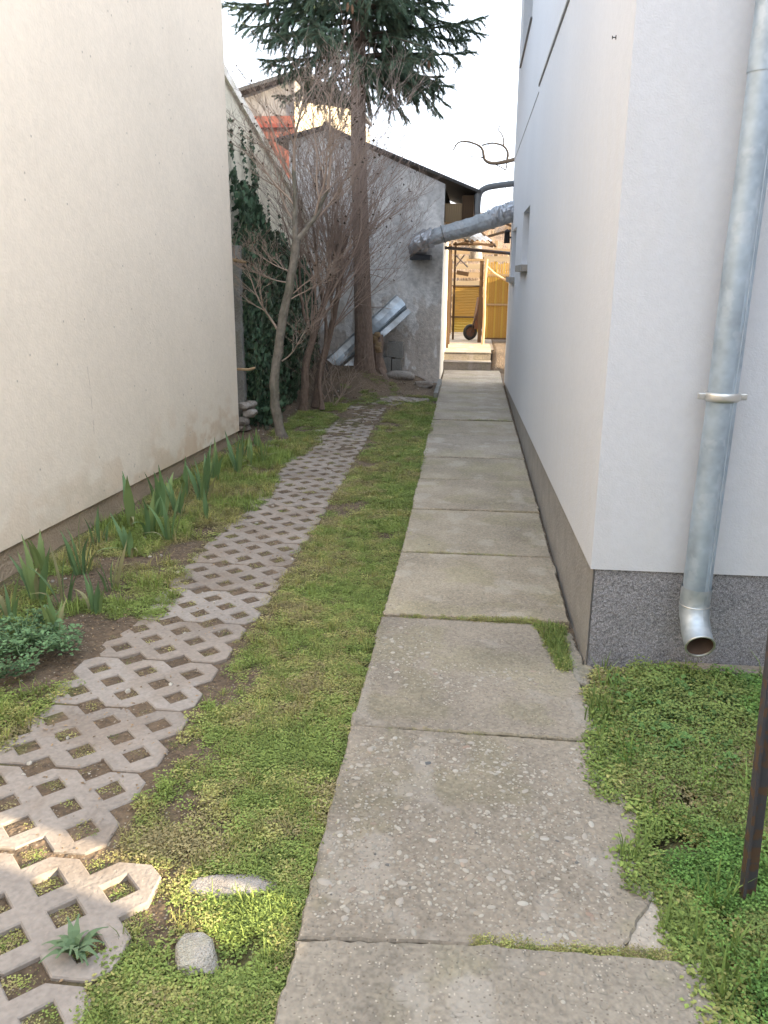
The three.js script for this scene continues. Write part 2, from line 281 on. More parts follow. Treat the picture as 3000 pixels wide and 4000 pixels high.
// ------------------------------------------------------------------ ground
const PX0 = -0.375, PX1 = 0.5;                                                  // slab path
function soilY(x, z) {
  let y = -0.012;
  y += 0.03 * (fbm(x * 2.2 + 40, z * 2.2 + 40, 201, 3) - 0.5) + 0.016 * (fbm(x * 14, z * 14 + 90, 203, 3) - 0.5);
  y += 0.2 * sst(-1.0, -1.7, x) * sst(-10.2, -12.3, z) + 0.12 * sst(-0.55, -0.9, x) * sst(-11.3, -12.6, z);     // mound under the spruce
  y += 0.012 * sst(-1.75, -2.1, x) * sst(-2.2, -2.0, x);
  const inPav = x > -1.63 && x < -0.97 && z > -10.3; if (inPav || (x > -2.0 && x < -0.77 && z > -1.92)) y = Math.max(Math.min(y, -0.0085 + 0.012 * (fbm(x * 20, z * 20, 205, 2) - 0.5)), -0.03 + 0.055 * sst(-1.4, -1.62, x) * sst(-2.4, -3.0, z) * fbm(x * 7, z * 5, 207, 3));
  if (x > PX0 - 0.02 && x < PX1 + 0.14 && z < -0.5 && z > -15) y = Math.min(y, -0.03);
  y -= 0.05 * Math.exp(-((x + 0.52) ** 2 + (z + 1.62) ** 2) / 0.004);            // hollow by the pale rock
  if (z < -14.4) y = lerp(y, 0.3, sst(-14.0, -15.4, z) * sst(0.3, 0.42, x));
  return y;
}
const mossMask = (x, z) => {                                                     // how green the ground is
  let m = 0; const n = fbm(x * 3 + 11, z * 3 + 7, 211, 4);
  if (x > -1.0 && x < PX0 + 0.03 && z > -11.4) m = sst(0.36, 0.54, n + 0.25 * sst(-0.9, -0.5, x) - 0.12 * sst(-8, -11, z)) * sst(-1.0, -0.9, x);
  if (x > 0.45 && z > -3.3) m = 1;
  if (x < -1.5 && x > -2.6 && z > -7.9) m = sst(0.36, 0.52, n + 0.16 * sst(-4.2, -5.5, z) - 0.12 * sst(-2.2, -3.4, z) * sst(-4.6, -4.0, z));
  if (x < -1.2 && x > -2.1 && z < -7.6 && z > -10.4) m = 0.8 * sst(0.42, 0.56, n);
  return m;
};
{
  const ax = [], az = [];
  for (const [a, b, s] of [[-120, -10, 22], [-10, -3, 1], [-3, 1.6, 0.045], [1.6, 10, 1], [10, 120, 22]]) for (let x = a; x < b - 1e-6; x += s) ax.push(x); ax.push(120);
  for (const [a, b, s] of [[-200, -30, 24], [-30, -16, 1], [-16, -11, 0.09], [-11, -1.0, 0.045], [-1, 8, 1], [8, 100, 20]]) for (let z = a; z < b - 1e-6; z += s) az.push(z); az.push(100);
  const P = [], Cc = [], U = [], I = [], nx = ax.length;
  for (const z of az) for (const x of ax) {
    P.push(x, soilY(x, z), z); U.push(x / 1.5, z / 1.5);
    const near = x > -3 && x < 1.6 && z > -16 && z < -0.9, m = near ? mossMask(x, z) : 0, t = 0.85 + 0.4 * (fbm(x * 1.3, z * 1.3, 215, 3) - 0.4);
    const c = mixc([1.0 * t, 1.0 * t, 1.0 * t], [0.62, 0.92, 0.36], 0.65 * m); Cc.push(...c);
  }
  for (let j = 0; j < az.length - 1; j++) for (let i = 0; i < nx - 1; i++) { const a = j * nx + i; I.push(a, a + nx, a + 1, a + 1, a + nx, a + nx + 1); }
  const g = new THREE.BufferGeometry(); g.setAttribute('position', new THREE.Float32BufferAttribute(P, 3)); g.setAttribute('color', new THREE.Float32BufferAttribute(Cc, 3)); g.setAttribute('uv', new THREE.Float32BufferAttribute(U, 2)); g.setIndex(I); g.computeVertexNormals();
  solo('ground', g, M.soil, 'brown garden soil between the two houses, mossy in places', 'ground', null, 'structure');
}

// ------------------------------------------------------------------ slab path
function slabGeo(poly, top, thick, seed, jag = 0.006, tilt = [0, 0]) {          // poly [[x,z]...] world, subdivided with ragged edges
  const out = [], n = poly.length; let L = 0;
  for (let i = 0; i < n; i++) {
    const [ax, az] = poly[i], [bx, bz] = poly[(i + 1) % n], len = Math.hypot(bx - ax, bz - az), k = Math.max(1, Math.round(len / 0.022)), nx = (bz - az) / len, nz = -(bx - ax) / len;
    for (let j = 0; j < k; j++) { const t = j / k, s = L + len * t; const o = j === 0 ? -0.008 : (fbm(s * 9, seed * 3.1, seed, 4) - 0.5) * jag * 1.1 + (fbm(s * 45, seed * 1.7, seed + 8, 3) - 0.5) * jag * 2.2 - jag * 0.6 - (vnoise(s * 5, seed, seed + 3) > 0.82 ? 0.008 : 0); out.push([lerp(ax, bx, t) + nx * o, lerp(az, bz, t) + nz * o]); }
    L += len;
  }
  const sh = new THREE.Shape(out.map(p => new THREE.Vector2(p[0], -p[1])));
  const g = new THREE.ExtrudeGeometry(sh, { depth: thick - 0.008, bevelEnabled: true, bevelThickness: 0.006, bevelSize: 0.005, bevelOffset: -0.005, bevelSegments: 1 });
  g.rotateX(-Math.PI / 2); g.translate(0, top - thick, 0);
  const p = g.attributes.position, cx = poly[0][0], cz = poly[0][1]; for (let i = 0; i < p.count; i++) p.setY(i, p.getY(i) + (p.getX(i) - cx) * tilt[0] + (p.getZ(i) - cz) * tilt[1]);
  g.computeVertexNormals(); return uvBox(g, 1.6, seed * 0.173, seed * 0.311);
}
const path = thing('path', 'straight footpath of worn concrete slabs along the white house', 'path', [0, 0, 0], null, 'structure');
const slabs = [ // left x, right x near, right x far, z near, z far, gap
  [-0.362, 0.62, 0.60, -0.45, -1.655, -0.372, -1.70], [-0.378, 0.435, 0.54, -1.672, -2.655, -0.382, -2.70], [-0.382, 0.515, 0.36, -2.694, -3.69, -0.378, -3.70],
  [-0.376, 0.505, 0.507, -3.74, -4.655, -0.366, -4.655], [-0.366, 0.506, 0.506, -4.70, -5.622, -0.37, -5.62], [-0.37, 0.507, 0.503, -5.65, -6.53, -0.378, -6.50], [-0.376, 0.505, 0.505, -6.555, -7.355, -0.392, -7.36],
  [-0.39, 0.505, 0.502, -7.385, -8.47, -0.402, -8.46], [-0.402, 0.503, 0.5, -8.49, -9.36, -0.408, -9.36], [-0.4, 0.495, 0.495, -9.40, -14.42, -0.44, -14.42]];
const rp = mulberry(91), pebInst = [], pebBig = [];
slabs.forEach(([x0, xn, xf, zn, zf, x0f, zf2], i) => {
  const poly = i === 1 ? [[x0, zn], [0.42, zn - 0.048], [0.54, -1.93], [0.56, -2.25], [0.535, zf], [x0f, zf2 + 0.02]] : i === 2 ? [[x0, zn], [0.53, zn], [0.46, -3.3], [0.36, -3.56], [0.34, zf], [x0f, zf2]] : i === 0 ? [[x0, zn], [xn, zn], [xf, zf - 0.03], [0.1, zf - 0.03], [x0f, zf2 + 0.05]] : [[x0, zn], [xn, zn], [xf, zf], [x0f, zf2]];
  const top = [0.02, 0.012, 0.008, 0.012, 0.006, 0.01, 0.004, 0.012, 0.002, 0.012][i];
  part('slab', slabGeo(poly, top, 0.09, 300 + i, i === 9 ? 0.003 : 0.006, [rr(-0.004, 0.004, rp), 0]), M.slab[[4, 0, 0, 1, 1, 3, 1, 2, 3, 2][i]], path);
  const nP = [200, 2100, 1000, 120, 90, 70, 40, 0, 0, 0][i];
  for (let k = 0; k < nP; k++) {
    const x = rr(x0 + 0.02, Math.min(xn, xf) - 0.02, rp), z = rr(zf + 0.03, zn - 0.03, rp), cl = fbm(x * 3.5 + 2, z * 3.5, 331 + i, 3);
    if (i > 1 && cl < 0.5) continue; if (cl < 0.38) continue;
    const s = 0.0016 + 0.0026 * rp() + 0.0085 * Math.pow(rp(), 14) + (i === 1 && z > -2.05 && rp() < 0.1 ? 0.005 * rp() : 0), el = rr(1, 1.9, rp);
    const e = { x, z, s, el, ry: rp() * 6.28, y: top - s * 0.3, t: rp() };
    if (s > 0.0085 && pebBig.length < 70) pebBig.push(e); else pebInst.push(e);
  }
});
part('slab_fragment', slabGeo([[0.425, -1.722], [0.6, -1.725], [0.6, -1.9], [0.544, -1.94]], 0.006, 0.08, 350, 0.008), M.slab[2], path);
part('cement_edge', slabGeo([[0.42, -3.2], [0.52, -3.12], [0.56, -3.27], [0.512, -3.3], [0.505, -3.62], [0.46, -3.62]], 0.004, 0.05, 351, 0.012), M.slab[4], path);
{
  const g = new THREE.IcosahedronGeometry(1, 1);
  for (const e of pebBig) { const o = part('pebble', g, M.pebbles[e.t < 0.5 ? 0 : e.t < 0.8 ? 1 : e.t < 0.9 ? 2 : e.t < 0.975 ? 3 : 4], path); o.position.set(e.x, e.y, e.z); o.rotation.y = e.ry; o.scale.set(e.s * e.el, e.s * 0.5, e.s); }
  const o = instanced('pebbles', g, M.pebble, pebInst.map(e => { const k = 0.75 + 0.45 * rp(), c = e.t < 0.01 ? C(0.12, 0.11, 0.1) : e.t < 0.12 ? C(0.29 * k, 0.225 * k, 0.17 * k) : C(0.345 * k, 0.31 * k, 0.255 * k); return { m: mtx(e.x, e.y, e.z, 0, e.ry, 0, e.s * e.el, e.s * 0.5, e.s), c }; }), path);
  o.userData.kind = 'stuff';
}
// ------------------------------------------------------------------ grass-grid pavers
const paverPath = thing('paver_path', 'narrow track of concrete grass grid pavers sunk in the soil', 'path', [0, 0, 0], null, 'structure');
const paverGeo = (() => {
  const hx = 0.2985, hz = 0.2015, d = 0.057, gp = 0.002;                       // 60 x 40 cm, lobed outline
  const edge = [];
  const P = (x, z) => edge.push(new THREE.Vector2(x, z));
  const c = 0.045;
  P(-hx + c, -hz); for (const x of [-0.1, 0.1]) { P(x - d, -hz); P(x, -hz + d); P(x + d, -hz); } P(hx - c, -hz);
  P(hx, -hz + c); P(hx, -d); P(hx - d, 0); P(hx, d); P(hx, hz - c);
  P(hx - c, hz); for (const x of [0.1, -0.1]) { P(x + d, hz); P(x, hz - d); P(x - d, hz); } P(-hx + c, hz);
  P(-hx, hz - c); P(-hx, d); P(-hx + d, 0); P(-hx, -d); P(-hx, -hz + c);
  const sh = new THREE.Shape(edge);
  for (const [x, z] of [[-0.2, -0.1], [0, -0.1], [0.2, -0.1], [-0.1, 0], [0.1, 0], [-0.2, 0.1], [0, 0.1], [0.2, 0.1]]) { const h = new THREE.Path(); const e = 0.05; h.moveTo(x - e, z); h.lineTo(x, z + e); h.lineTo(x + e, z); h.lineTo(x, z - e); h.closePath(); sh.holes.push(h); }
  const g = new THREE.ExtrudeGeometry(sh, { depth: 0.07, bevelEnabled: true, bevelThickness: 0.004, bevelSize: 0.004, bevelOffset: -0.004 - gp, bevelSegments: 1 });
  g.rotateX(-Math.PI / 2); g.translate(0, -0.074, 0); return g;
})();
const paverVar = [0, 1, 2, 3, 4, 5].map(i => uvBox(paverGeo.clone(), 1.2, i * 0.31, i * 0.17));
const rpv = mulberry(17), paverSpots = [];
for (let k = 0; k < 21; k++) { const z = -2.12 - k * 0.41; paverSpots.push([-1.302 + 0.006 * Math.sin(k * 1.9) + 0.035 * sst(2, 5, k) - 0.045 * sst(8, 17, k), z, rr(-0.02, 0.02, rpv), -0.004 - (k > 12 ? 0.006 : 0)]); }
for (const [x, z] of [[-1.09, -1.69], [-1.095, -1.278], [-1.7, -1.7], [-1.7, -1.285], [-1.905, -2.12]]) paverSpots.push([x, z, rr(-0.02, 0.02, rpv), 0.004]);
paverSpots.push([-1.12, -10.62, -0.3, 0.0], [-0.85, -10.88, -0.5, 0.01]);
paverSpots.forEach(([x, z, a, y], i) => {
  const o = part('paver', paverVar[i % 6], M.paver[Math.floor(rpv() * 3) + (z < -2.6 - 1.6 * rpv() ? 3 : 0)], paverPath); o.position.set(x, y, z); o.rotation.set(rr(-0.012, 0.012, rpv), a, rr(-0.012, 0.012, rpv));
});

// ------------------------------------------------------------------ house on the left
const LW = z => -2.437 + (z + 3.899) * (0.187 / -4.026);                         // wall line x at z
{
  const h = thing('plastered_house', 'cream plastered house on the left with a brown plinth', 'house', [0, 0, 0]);
  const foot = [[LW(-7.94), -7.94], [LW(3), 3], [-9, 3], [-9, -7.5]];
  const bot = p => 0.09 + (p[1] + 7.94) * 0.028, botc = p => Math.min(0.3, bot(p));
  const wg = prism(foot, botc, () => 4.2); uvBox(wg, 1);
  const u = wg.attributes.uv; for (let i = 0; i < u.count; i++) u.setXY(i, (u.getX(i) + 8) / 8, u.getY(i) / 4);
  part('wall', wg, M.leftWall, h);
  const inset = foot.map(([x, z]) => [x - 0.022 * (x > -5 ? 1 : -1), z + 0.022 * (z < 0 ? 1 : -1)]);
  part('plinth', uvBox(prism(inset, () => -0.4, p => botc(p) + 0.03), 1), M.leftPlinth, h);
  part('roof', prism([[LW(-7.94) + 0.2, -8.15], [LW(3) + 0.2, 3.2], [-9.2, 3.2], [-9.2, -8.0]], () => 4.205, p => p[0] > -5 ? 4.3 : 5.2), M.roof, h);
}
// ------------------------------------------------------------------ house on the right
const H = thing('white_house', 'white rendered house on the right with a speckled grey plinth', 'house', [0, 0, 0]);
{
  const XW = 0.52, ZN = -3.28, ZF = -12.85, top = 5.6;
  const plTop = z => lerp(0.44, 0.02, (ZN - z) / (ZN - ZF));
  const sh = new THREE.Shape(); // (u = z, v = y)
  sh.moveTo(ZF, plTop(ZF)); sh.lineTo(ZN, plTop(ZN)); sh.lineTo(ZN, top); sh.lineTo(ZF, top); sh.closePath();
  const wins = [[-9.75, -8.62, 1.69, 2.24], [-12.35, -11.15, 1.56, 2.17], [-12.1, -10.0, 4.2, 5.4]];
  for (const [a, b, c, d] of wins) { const q = new THREE.Path(); q.moveTo(a, c); q.lineTo(a, d); q.lineTo(b, d); q.lineTo(b, c); q.closePath(); sh.holes.push(q); }
  const g = new THREE.ExtrudeGeometry(sh, { depth: 0.3, bevelEnabled: false }); g.rotateY(-Math.PI / 2); g.translate(XW + 0.3, 0, 0);   // (u,v,d) -> x=-d , z=u
  part('wall', uvBox(g, 4), M.white, H);
  part('wall', uvBox(boxAt(XW + 0.3, 6.5, 0.44, top, ZN - 0.3, ZN), 4), M.white, H);
  part('wall', uvBox(boxAt(XW + 0.3, 6.5, 0.02, top, ZF, ZF + 0.3), 4), M.white, H);
  part('wall', uvBox(boxAt(6.2, 6.498, 0.02, top, ZF + 0.3, ZN - 0.3), 4), M.white, H);
  part('footing', uvBox(boxAt(0.86, 2.59, -0.2, 0.045, ZN - 0.01, ZN + 0.06, 0.01), 1.6), M.slab[0], H);
  part('shade_wing', uvBox(prism([[2.6, ZN + 0.001], [2.6, -0.985], [6.5, -0.985], [6.5, ZN + 0.001]], () => -0.3, () => 4.8), 4), M.white, H);  // unseen wing added to block sun beside the gap
  const pf = [[XW + 0.012, ZN - 0.012], [XW + 0.012, ZF + 0.012], [6.4, ZF + 0.012], [6.4, ZN - 0.012]];
  // speckled front, browner side: two coats on one plinth
  part('plinth', uvBox(prism([[XW + 0.02, ZN - 0.012], [6.4, ZN - 0.012], [6.4, ZN - 0.3], [XW + 0.02, ZN - 0.3]], () => -0.4, () => 0.436), 1), M.plinth, H);
  part('plinth', uvBox(prism([[XW + 0.012, ZN - 0.0135], [XW + 0.012, ZF + 0.012], [XW + 0.28, ZF + 0.012], [XW + 0.28, ZN - 0.32]], () => -0.4, p => plTop(p[1]) + 0.004), 1), M.plinthSide, H);
  part('roof', boxAt(0.42, 6.6, top + 0.004, top + 0.12, ZF - 0.1, ZN + 0.1), M.roof, H);
  wins.forEach(([a, b, c, d], i) => {
    const w = new THREE.Group(); w.name = 'window'; H.add(w);
    const fx = XW + 0.14, f = 0.05;
    part('frame', mergeGeometries([boxAt(fx, fx + 0.05, c + 0.001, c + f, a, b), boxAt(fx, fx + 0.05, d - f, d - 0.001, a, b), boxAt(fx, fx + 0.05, c + f, d - f, a + 0.001, a + f), boxAt(fx, fx + 0.05, c + f, d - f, b - f, b - 0.001), boxAt(fx, fx + 0.05, c + f, d - f, (a + b) / 2 - 0.025, (a + b) / 2 + 0.025)]), M.frame, w);
    part('pane', boxAt(fx + 0.02, fx + 0.026, c + f, d - f, a + f, b - f), M.glass, w);
    part('blind', boxAt(fx + 0.1, fx + 0.12, c - 0.02, d + 0.02, a - 0.02, b + 0.02), M.frame, w);
    const s = i === 2 ? 0.022 : 0.07, pj = i === 2 ? 0.022 : 0.06;
    part('sill', uvBox(boxAt(XW - pj, fx, c - s, c - 0.002, a - 0.06, b + 0.06, 0.006), 1), i === 2 ? M.pipeGrey : M.plinthSide, w);
  });
  // dark strip standing in for a shadow gap along the wall, with the thin joint that continues it
  const st = new THREE.Group(); st.name = 'string_course'; H.add(st);
  part('shadow_gap_strip', boxAt(XW - 0.009, XW + 0.01, 3.19, 3.203, -8.2, ZN - 0.04), M.pipeGrey, st);
  part('capping', uvBox(boxAt(XW - 0.012, XW + 0.01, 3.205, 3.22, -8.2, ZN - 0.04), 1), M.frame, st);
  part('joint', boxAt(XW - 0.004, XW + 0.01, 3.142, 3.15, ZF + 0.02, -8.2), M.pipeGrey, st);
  const hk = mergeGeometries([boxAt(XW - 0.016, XW + 0.01, 2.4855, 2.4885, -3.699, -3.696), boxAt(XW - 0.016, XW - 0.013, 2.481, 2.493, -3.699, -3.696), boxAt(XW - 0.003, XW + 0.003, 2.48, 2.494, -3.7, -3.694)]);
  solo('wall_hook', hk, M.black, 'tiny black metal hook high on the white wall near its corner', 'hook');
}
{ // downpipe
  const d = thing('downpipe', 'galvanised round downpipe on the white house corner with an open spout', 'pipe', [0, 0, 0]);
  const cz = -3.185, cx = y => 0.915 + 0.012 * y, r = 0.054;
  const up = []; for (let y = 0.36; y <= 2.27; y += 0.16) up.push(V3(cx(y) + 0.001 * Math.sin(y * 7), y, cz)); up.push(V3(cx(2.27), 2.27, cz));
  part('pipe', tubeGeo(up, up.map((_, i) => r - 0.0005 * (i % 2)), 28), M.galv, d);
  part('pipe', tubeGeo([V3(cx(2.25), 2.25, cz), V3(cx(2.3), 2.32, cz), V3(cx(6.4), 6.4, cz)], [r + 0.003, r + 0.003, r + 0.003], 28), M.galv, d);
  part('seam', tubeGeo([V3(cx(0.4) + 0.03, 0.38, cz + 0.046), V3(cx(2.2) + 0.03, 2.24, cz + 0.046)], 0.003, 6), M.galv, d);
  // elbow: hollow tube, outer and inner wall
  const ep = smoothPath([[cx(0.42), 0.42, cz], [cx(0.36), 0.345, cz], [cx(0.3) + 0.002, 0.288, cz + 0.02], [cx(0.3) + 0.003, 0.243, cz + 0.066], [cx(0.3) + 0.005, 0.218, cz + 0.12]], 14);
  const eo = new TB(); eo.tube(ep, ep.map((_, i) => r + 0.004 - (i > 6 ? 0.002 : 0)), 28, false);
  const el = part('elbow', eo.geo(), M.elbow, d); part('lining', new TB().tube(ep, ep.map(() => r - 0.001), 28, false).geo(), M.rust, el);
  const tl = ep[ep.length - 1].clone().sub(ep[ep.length - 2]).normalize(); const tg = new THREE.TorusGeometry(r, 0.004, 8, 32); tg.applyQuaternion(new THREE.Quaternion().setFromUnitVectors(V3(0, 0, 1), tl)); tg.translate(...ep[ep.length - 1].toArray()); part('spout_rim', tg, M.steel, d);
  const tg2 = new THREE.TorusGeometry(r + 0.002, 0.004, 8, 32); tg2.rotateX(Math.PI / 2); tg2.translate(cx(0.36), 0.345, cz); part('collar', tg2, M.steel, d);
  const cg = new THREE.LatheGeometry([[r + 0.001, -0.016], [r + 0.008, -0.016], [r + 0.011, -0.008], [r + 0.011, 0.008], [r + 0.008, 0.016], [r + 0.001, 0.016]].map(p => new THREE.Vector2(...p)), 32); cg.translate(cx(1.17), 1.17, cz);
  const cl = part('clamp', cg, M.steel, d);
  for (const s of [-1, 1]) {
    part('lug', boxAt(cx(1.17) + s * 0.07 - 0.018, cx(1.17) + s * 0.07 + 0.018, 1.158, 1.182, cz - 0.012, cz + 0.012, 0.004), M.steel, cl);
    const bo = new THREE.CylinderGeometry(0.006, 0.006, 0.05, 8); bo.rotateX(Math.PI / 2); bo.translate(cx(1.17) + s * 0.075, 1.17, cz - 0.01); part('bolt', bo, M.steel, cl);
  }
  part('wall_pin', tubeGeo([[cx(1.17), 1.17, cz - 0.06], [cx(1.17), 1.17, -3.3]], 0.006, 6), M.steel, d);
}
{ // iron post at right
  const p = thing('iron_post', 'dark rusty iron post leaning in the green weeds at right', 'post', [0.772, -0.05, -1.905]);
  const g = mergeGeometries([boxAt(-0.02, 0.02, 0, 1.25, -0.004, 0.004), boxAt(-0.02, -0.012, 0, 1.25, 0.0045, 0.028)]); g.rotateZ(0.02); g.rotateX(-0.03);
  part('angle_bar', uvBox(g, 0.3), M.iron, p);
  const hole = new THREE.TorusGeometry(0.006, 0.0025, 6, 12); hole.translate(0, 1.1, 0.006); part('bolt_hole', hole, M.iron, p);
}
// ------------------------------------------------------------------ unseen buildings added to block sun and sky light
{
  const nh = thing('shade_house', 'unseen house added behind the camera on the right to shade the near ground', 'house');  // added unseen house; its angled footprint leaves the gap for the sun patch
  part('wall', uvBox(prism([[2.75, -0.755], [2.75, 7], [8, 7], [8, 0.75]], () => -0.3, () => 4.6), 4), M.white, nh);
  part('roof', prism([[2.7, -0.7], [2.7, 7.2], [8.2, 7.2], [8.2, 0.85]], () => 4.604, p => p[0] > 5 ? 5.6 : 4.7), M.roof, nh);
  const fh = thing('sky_block_house', 'unseen house added behind the camera to cut sky light', 'house');  // added unseen house, dims sky light on the front wall and near slabs
  part('wall', uvBox(boxAt(-13, 9, -0.3, 6.4, 10, 18), 4), M.leftPlain, fh); part('roof', prism([[-13.3, 9.7], [9.3, 9.7], [9.3, 18.3], [-13.3, 18.3]], () => 6.404, p => p[1] > 12 ? 8.6 : 6.5), M.roof, fh);
  const ob = thing('shade_block', 'unseen low block added behind the white house to shade the yellow door', 'shade_block');  // added unseen block, keeps sun off the door and lower fence
  part('wall', uvBox(boxAt(2.2, 5, 0, 1.95, -21.5, -16.15), 1), M.shedSide, ob); part('roof', boxAt(2.1, 5.2, 1.954, 2.03, -21.6, -16.05), M.roof, ob);
  solo('sun_trim_wall', uvBox(boxAt(2.66, 2.745, -0.3, 1.04, -0.98, -0.76), 1), M.leftPlinth, 'unseen low wall added in the gap to trim the sun patch', 'wall');  // added unseen wall, ends the sun patch short of the path
}

// ------------------------------------------------------------------ shed at the back
const SZ = -12.8;
{
  const s = thing('shed', 'grey rendered shed with a gable roof at the end of the garden', 'shed');
  const apx = -2.16, apy = 3.56, xr = -0.45, xl = -2.72, ry = 2.83, ly = 3.42;
  const sh = new THREE.Shape(); sh.moveTo(xl, -0.4); sh.lineTo(xr - 0.02, -0.4); sh.lineTo(xr, ry); sh.lineTo(apx, apy); sh.lineTo(xl, ly); sh.closePath();
  const fg = new THREE.ExtrudeGeometry(sh, { depth: 0.3, bevelEnabled: false }); fg.translate(0, 0, SZ - 0.3); uvBox(fg, 4, 0.05, 0);
  part('wall', fg, M.shed, s);
  part('wall', uvBox(boxAt(xr - 0.3, xr - 0.012, -0.4, 2.83, -16.6, SZ - 0.301), 1), M.shedSide, s);
  part('wall', uvBox(boxAt(xl, xl + 0.3, -0.4, 2.8, -16.6, SZ - 0.301), 1), M.shedSide, s);
  part('wall', uvBox(boxAt(xl + 0.3, xr - 0.3, -0.4, 2.8, -16.6, -16.3), 1), M.shedSide, s);
  const roofSide = (x0, y0, x1, y1) => { const g = new THREE.Shape(); g.moveTo(x0, y0); g.lineTo(x1, y1); g.lineTo(x1, y1 + 0.04); g.lineTo(x0, y0 + 0.04); g.closePath(); const e = new THREE.ExtrudeGeometry(g, { depth: 4.05, bevelEnabled: false }); e.translate(0, 0, -16.7); return e; };
  const rf = part('roof', roofSide(apx, apy + 0.004, 0.06, apy - 0.391 * (0.06 - apx)), M.roof, s);
  part('roof_slope', roofSide(-2.9, ly - 0.03, apx - 0.001, apy + 0.004), M.roof, rf);
  part('ridge', tubeGeo([[apx, apy + 0.05, -16.7], [apx, apy + 0.05, SZ + 0.1]], 0.05, 8), M.roof, rf);
  // boxed eave on the right
  part('beam', uvBox(boxAt(xr + 0.003, -0.2, 2.32, 2.57, -16.4, SZ - 0.05), 1), M.wood, s);
  part('eave_board', uvBox(boxAt(-0.197, -0.03, 2.3, 2.68, -16.4, SZ - 0.02), 1), M.woodDark, s);
  part('gutter', tubeGeo([[0.02, 2.64, -16.6], [0.02, 2.66, SZ + 0.06]], 0.05, 10), M.pipeGrey, s);
  // thin plaster edge of the door opening on the sunny side
  part('door_frame', mergeGeometries([boxAt(xr - 0.01, xr + 0.03, 0.28, 2.1, -15.62, -15.54), boxAt(xr - 0.01, xr + 0.03, 0.28, 2.1, -16.5, -16.42)]), M.woodDark, s);
}
// pipes between shed and white house
solo('drain_pipe', new TB().tube(smoothPath([[0.03, 2.3, -12.72], [0.03, 2.62, -12.72], [0.06, 2.72, -12.72], [0.14, 2.77, -12.72], [0.3, 2.8, -12.72], [0.56, 2.83, -12.72]], 24), new Array(25).fill(0.043), 12).geo(), M.pipeGrey, 'thin grey pipe with an elbow running from shed eave to white house', 'pipe');
{
  const d = thing('insulated_pipe', 'thick pipe wrapped in grey insulation crossing from shed to white house', 'pipe');
  const rd = mulberry(5);
  const pts = smoothPath([[-0.66, 2.06, -12.42], [-0.45, 2.13, -12.42], [-0.1, 2.22, -12.42], [0.2, 2.32, -12.42], [0.56, 2.44, -12.42]], 40);
  const tb = new TB(); tb.tube(pts, pts.map((_, i) => 0.108 + 0.022 * (i / 40) + 0.003 * Math.sin(i * 1.3) + 0.003 * rd()), 22);
  const g = tb.geo(); const p = g.attributes.position, nn = g.attributes.normal; for (let i = 0; i < p.count; i++) { const k = 0.016 * (fbm(p.getX(i) * 14, p.getY(i) * 14 + p.getZ(i) * 9, 401, 3) - 0.5); p.setXYZ(i, p.getX(i) + nn.getX(i) * k, p.getY(i) + nn.getY(i) * k, p.getZ(i) + nn.getZ(i) * k); } g.computeVertexNormals();
  part('wrapping', g, M.wrap, d);
  const e2 = smoothPath([[-0.6, 2.075, -12.42], [-0.72, 2.05, -12.44], [-0.8, 1.99, -12.5], [-0.82, 1.95, -12.78]], 14);
  let cg = new TB().tube(e2, e2.map((_, i) => 0.135 + 0.01 * Math.sin(i * 2.1)), 24).geo(); const cp = cg.attributes.position; for (let i = 0; i < cp.count; i++) { const a = fbm(cp.getX(i) * 22, cp.getY(i) * 22 + cp.getZ(i) * 17, 403, 3) - 0.5; cp.setXYZ(i, cp.getX(i) + a * 0.07, cp.getY(i) + a * 0.06, cp.getZ(i) + a * 0.04); } cg = cg.toNonIndexed(); cg.computeVertexNormals();
  part('foil_elbow', cg, M.foil, d);
  const c3 = smoothPath([[0.2, 2.33, -12.42], [0.56, 2.46, -12.42]], 16); cg = new TB().tube(c3, c3.map((_, i) => 0.133 + 0.006 * Math.sin(i * 1.7)), 20).geo(); { const q = cg.attributes.position; for (let i = 0; i < q.count; i++) { const a = fbm(q.getX(i) * 26, q.getY(i) * 26 + q.getZ(i) * 15, 405, 3) - 0.5; q.setXYZ(i, q.getX(i), q.getY(i) + a * 0.05, q.getZ(i) + a * 0.05); } } cg = cg.toNonIndexed(); cg.computeVertexNormals(); part('foil_sleeve', cg, M.foil, d);
  for (const t of [10]) { const c = pts[t], tg = new THREE.TorusGeometry(0.115 + 0.022 * t / 40, 0.008, 6, 24); tg.rotateY(Math.PI / 2); tg.rotateZ(0.3); tg.translate(c.x, c.y, c.z); part('strap', tg, M.pipeGrey, d); }
  part('bracket', boxAt(-0.92, -0.62, 1.78, 1.85, -12.79, -12.45), M.black, d);
}
{ // small dark lamp at far corner of the white house
  const l = thing('wall_lamp', 'small black lamp on the far corner of the white house', 'lamp', [0.52, 2.1, -12.7]);
  part('bracket', boxAt(-0.05, 0.01, -0.012, 0.012, -0.015, 0.015), M.black, l); const g = new THREE.CylinderGeometry(0.035, 0.045, 0.16, 12); g.translate(-0.06, 0, 0); part('housing', g, M.black, l); const c = new THREE.ConeGeometry(0.05, 0.04, 12); c.translate(-0.06, 0.1, 0); part('cap', c, M.black, l);
}

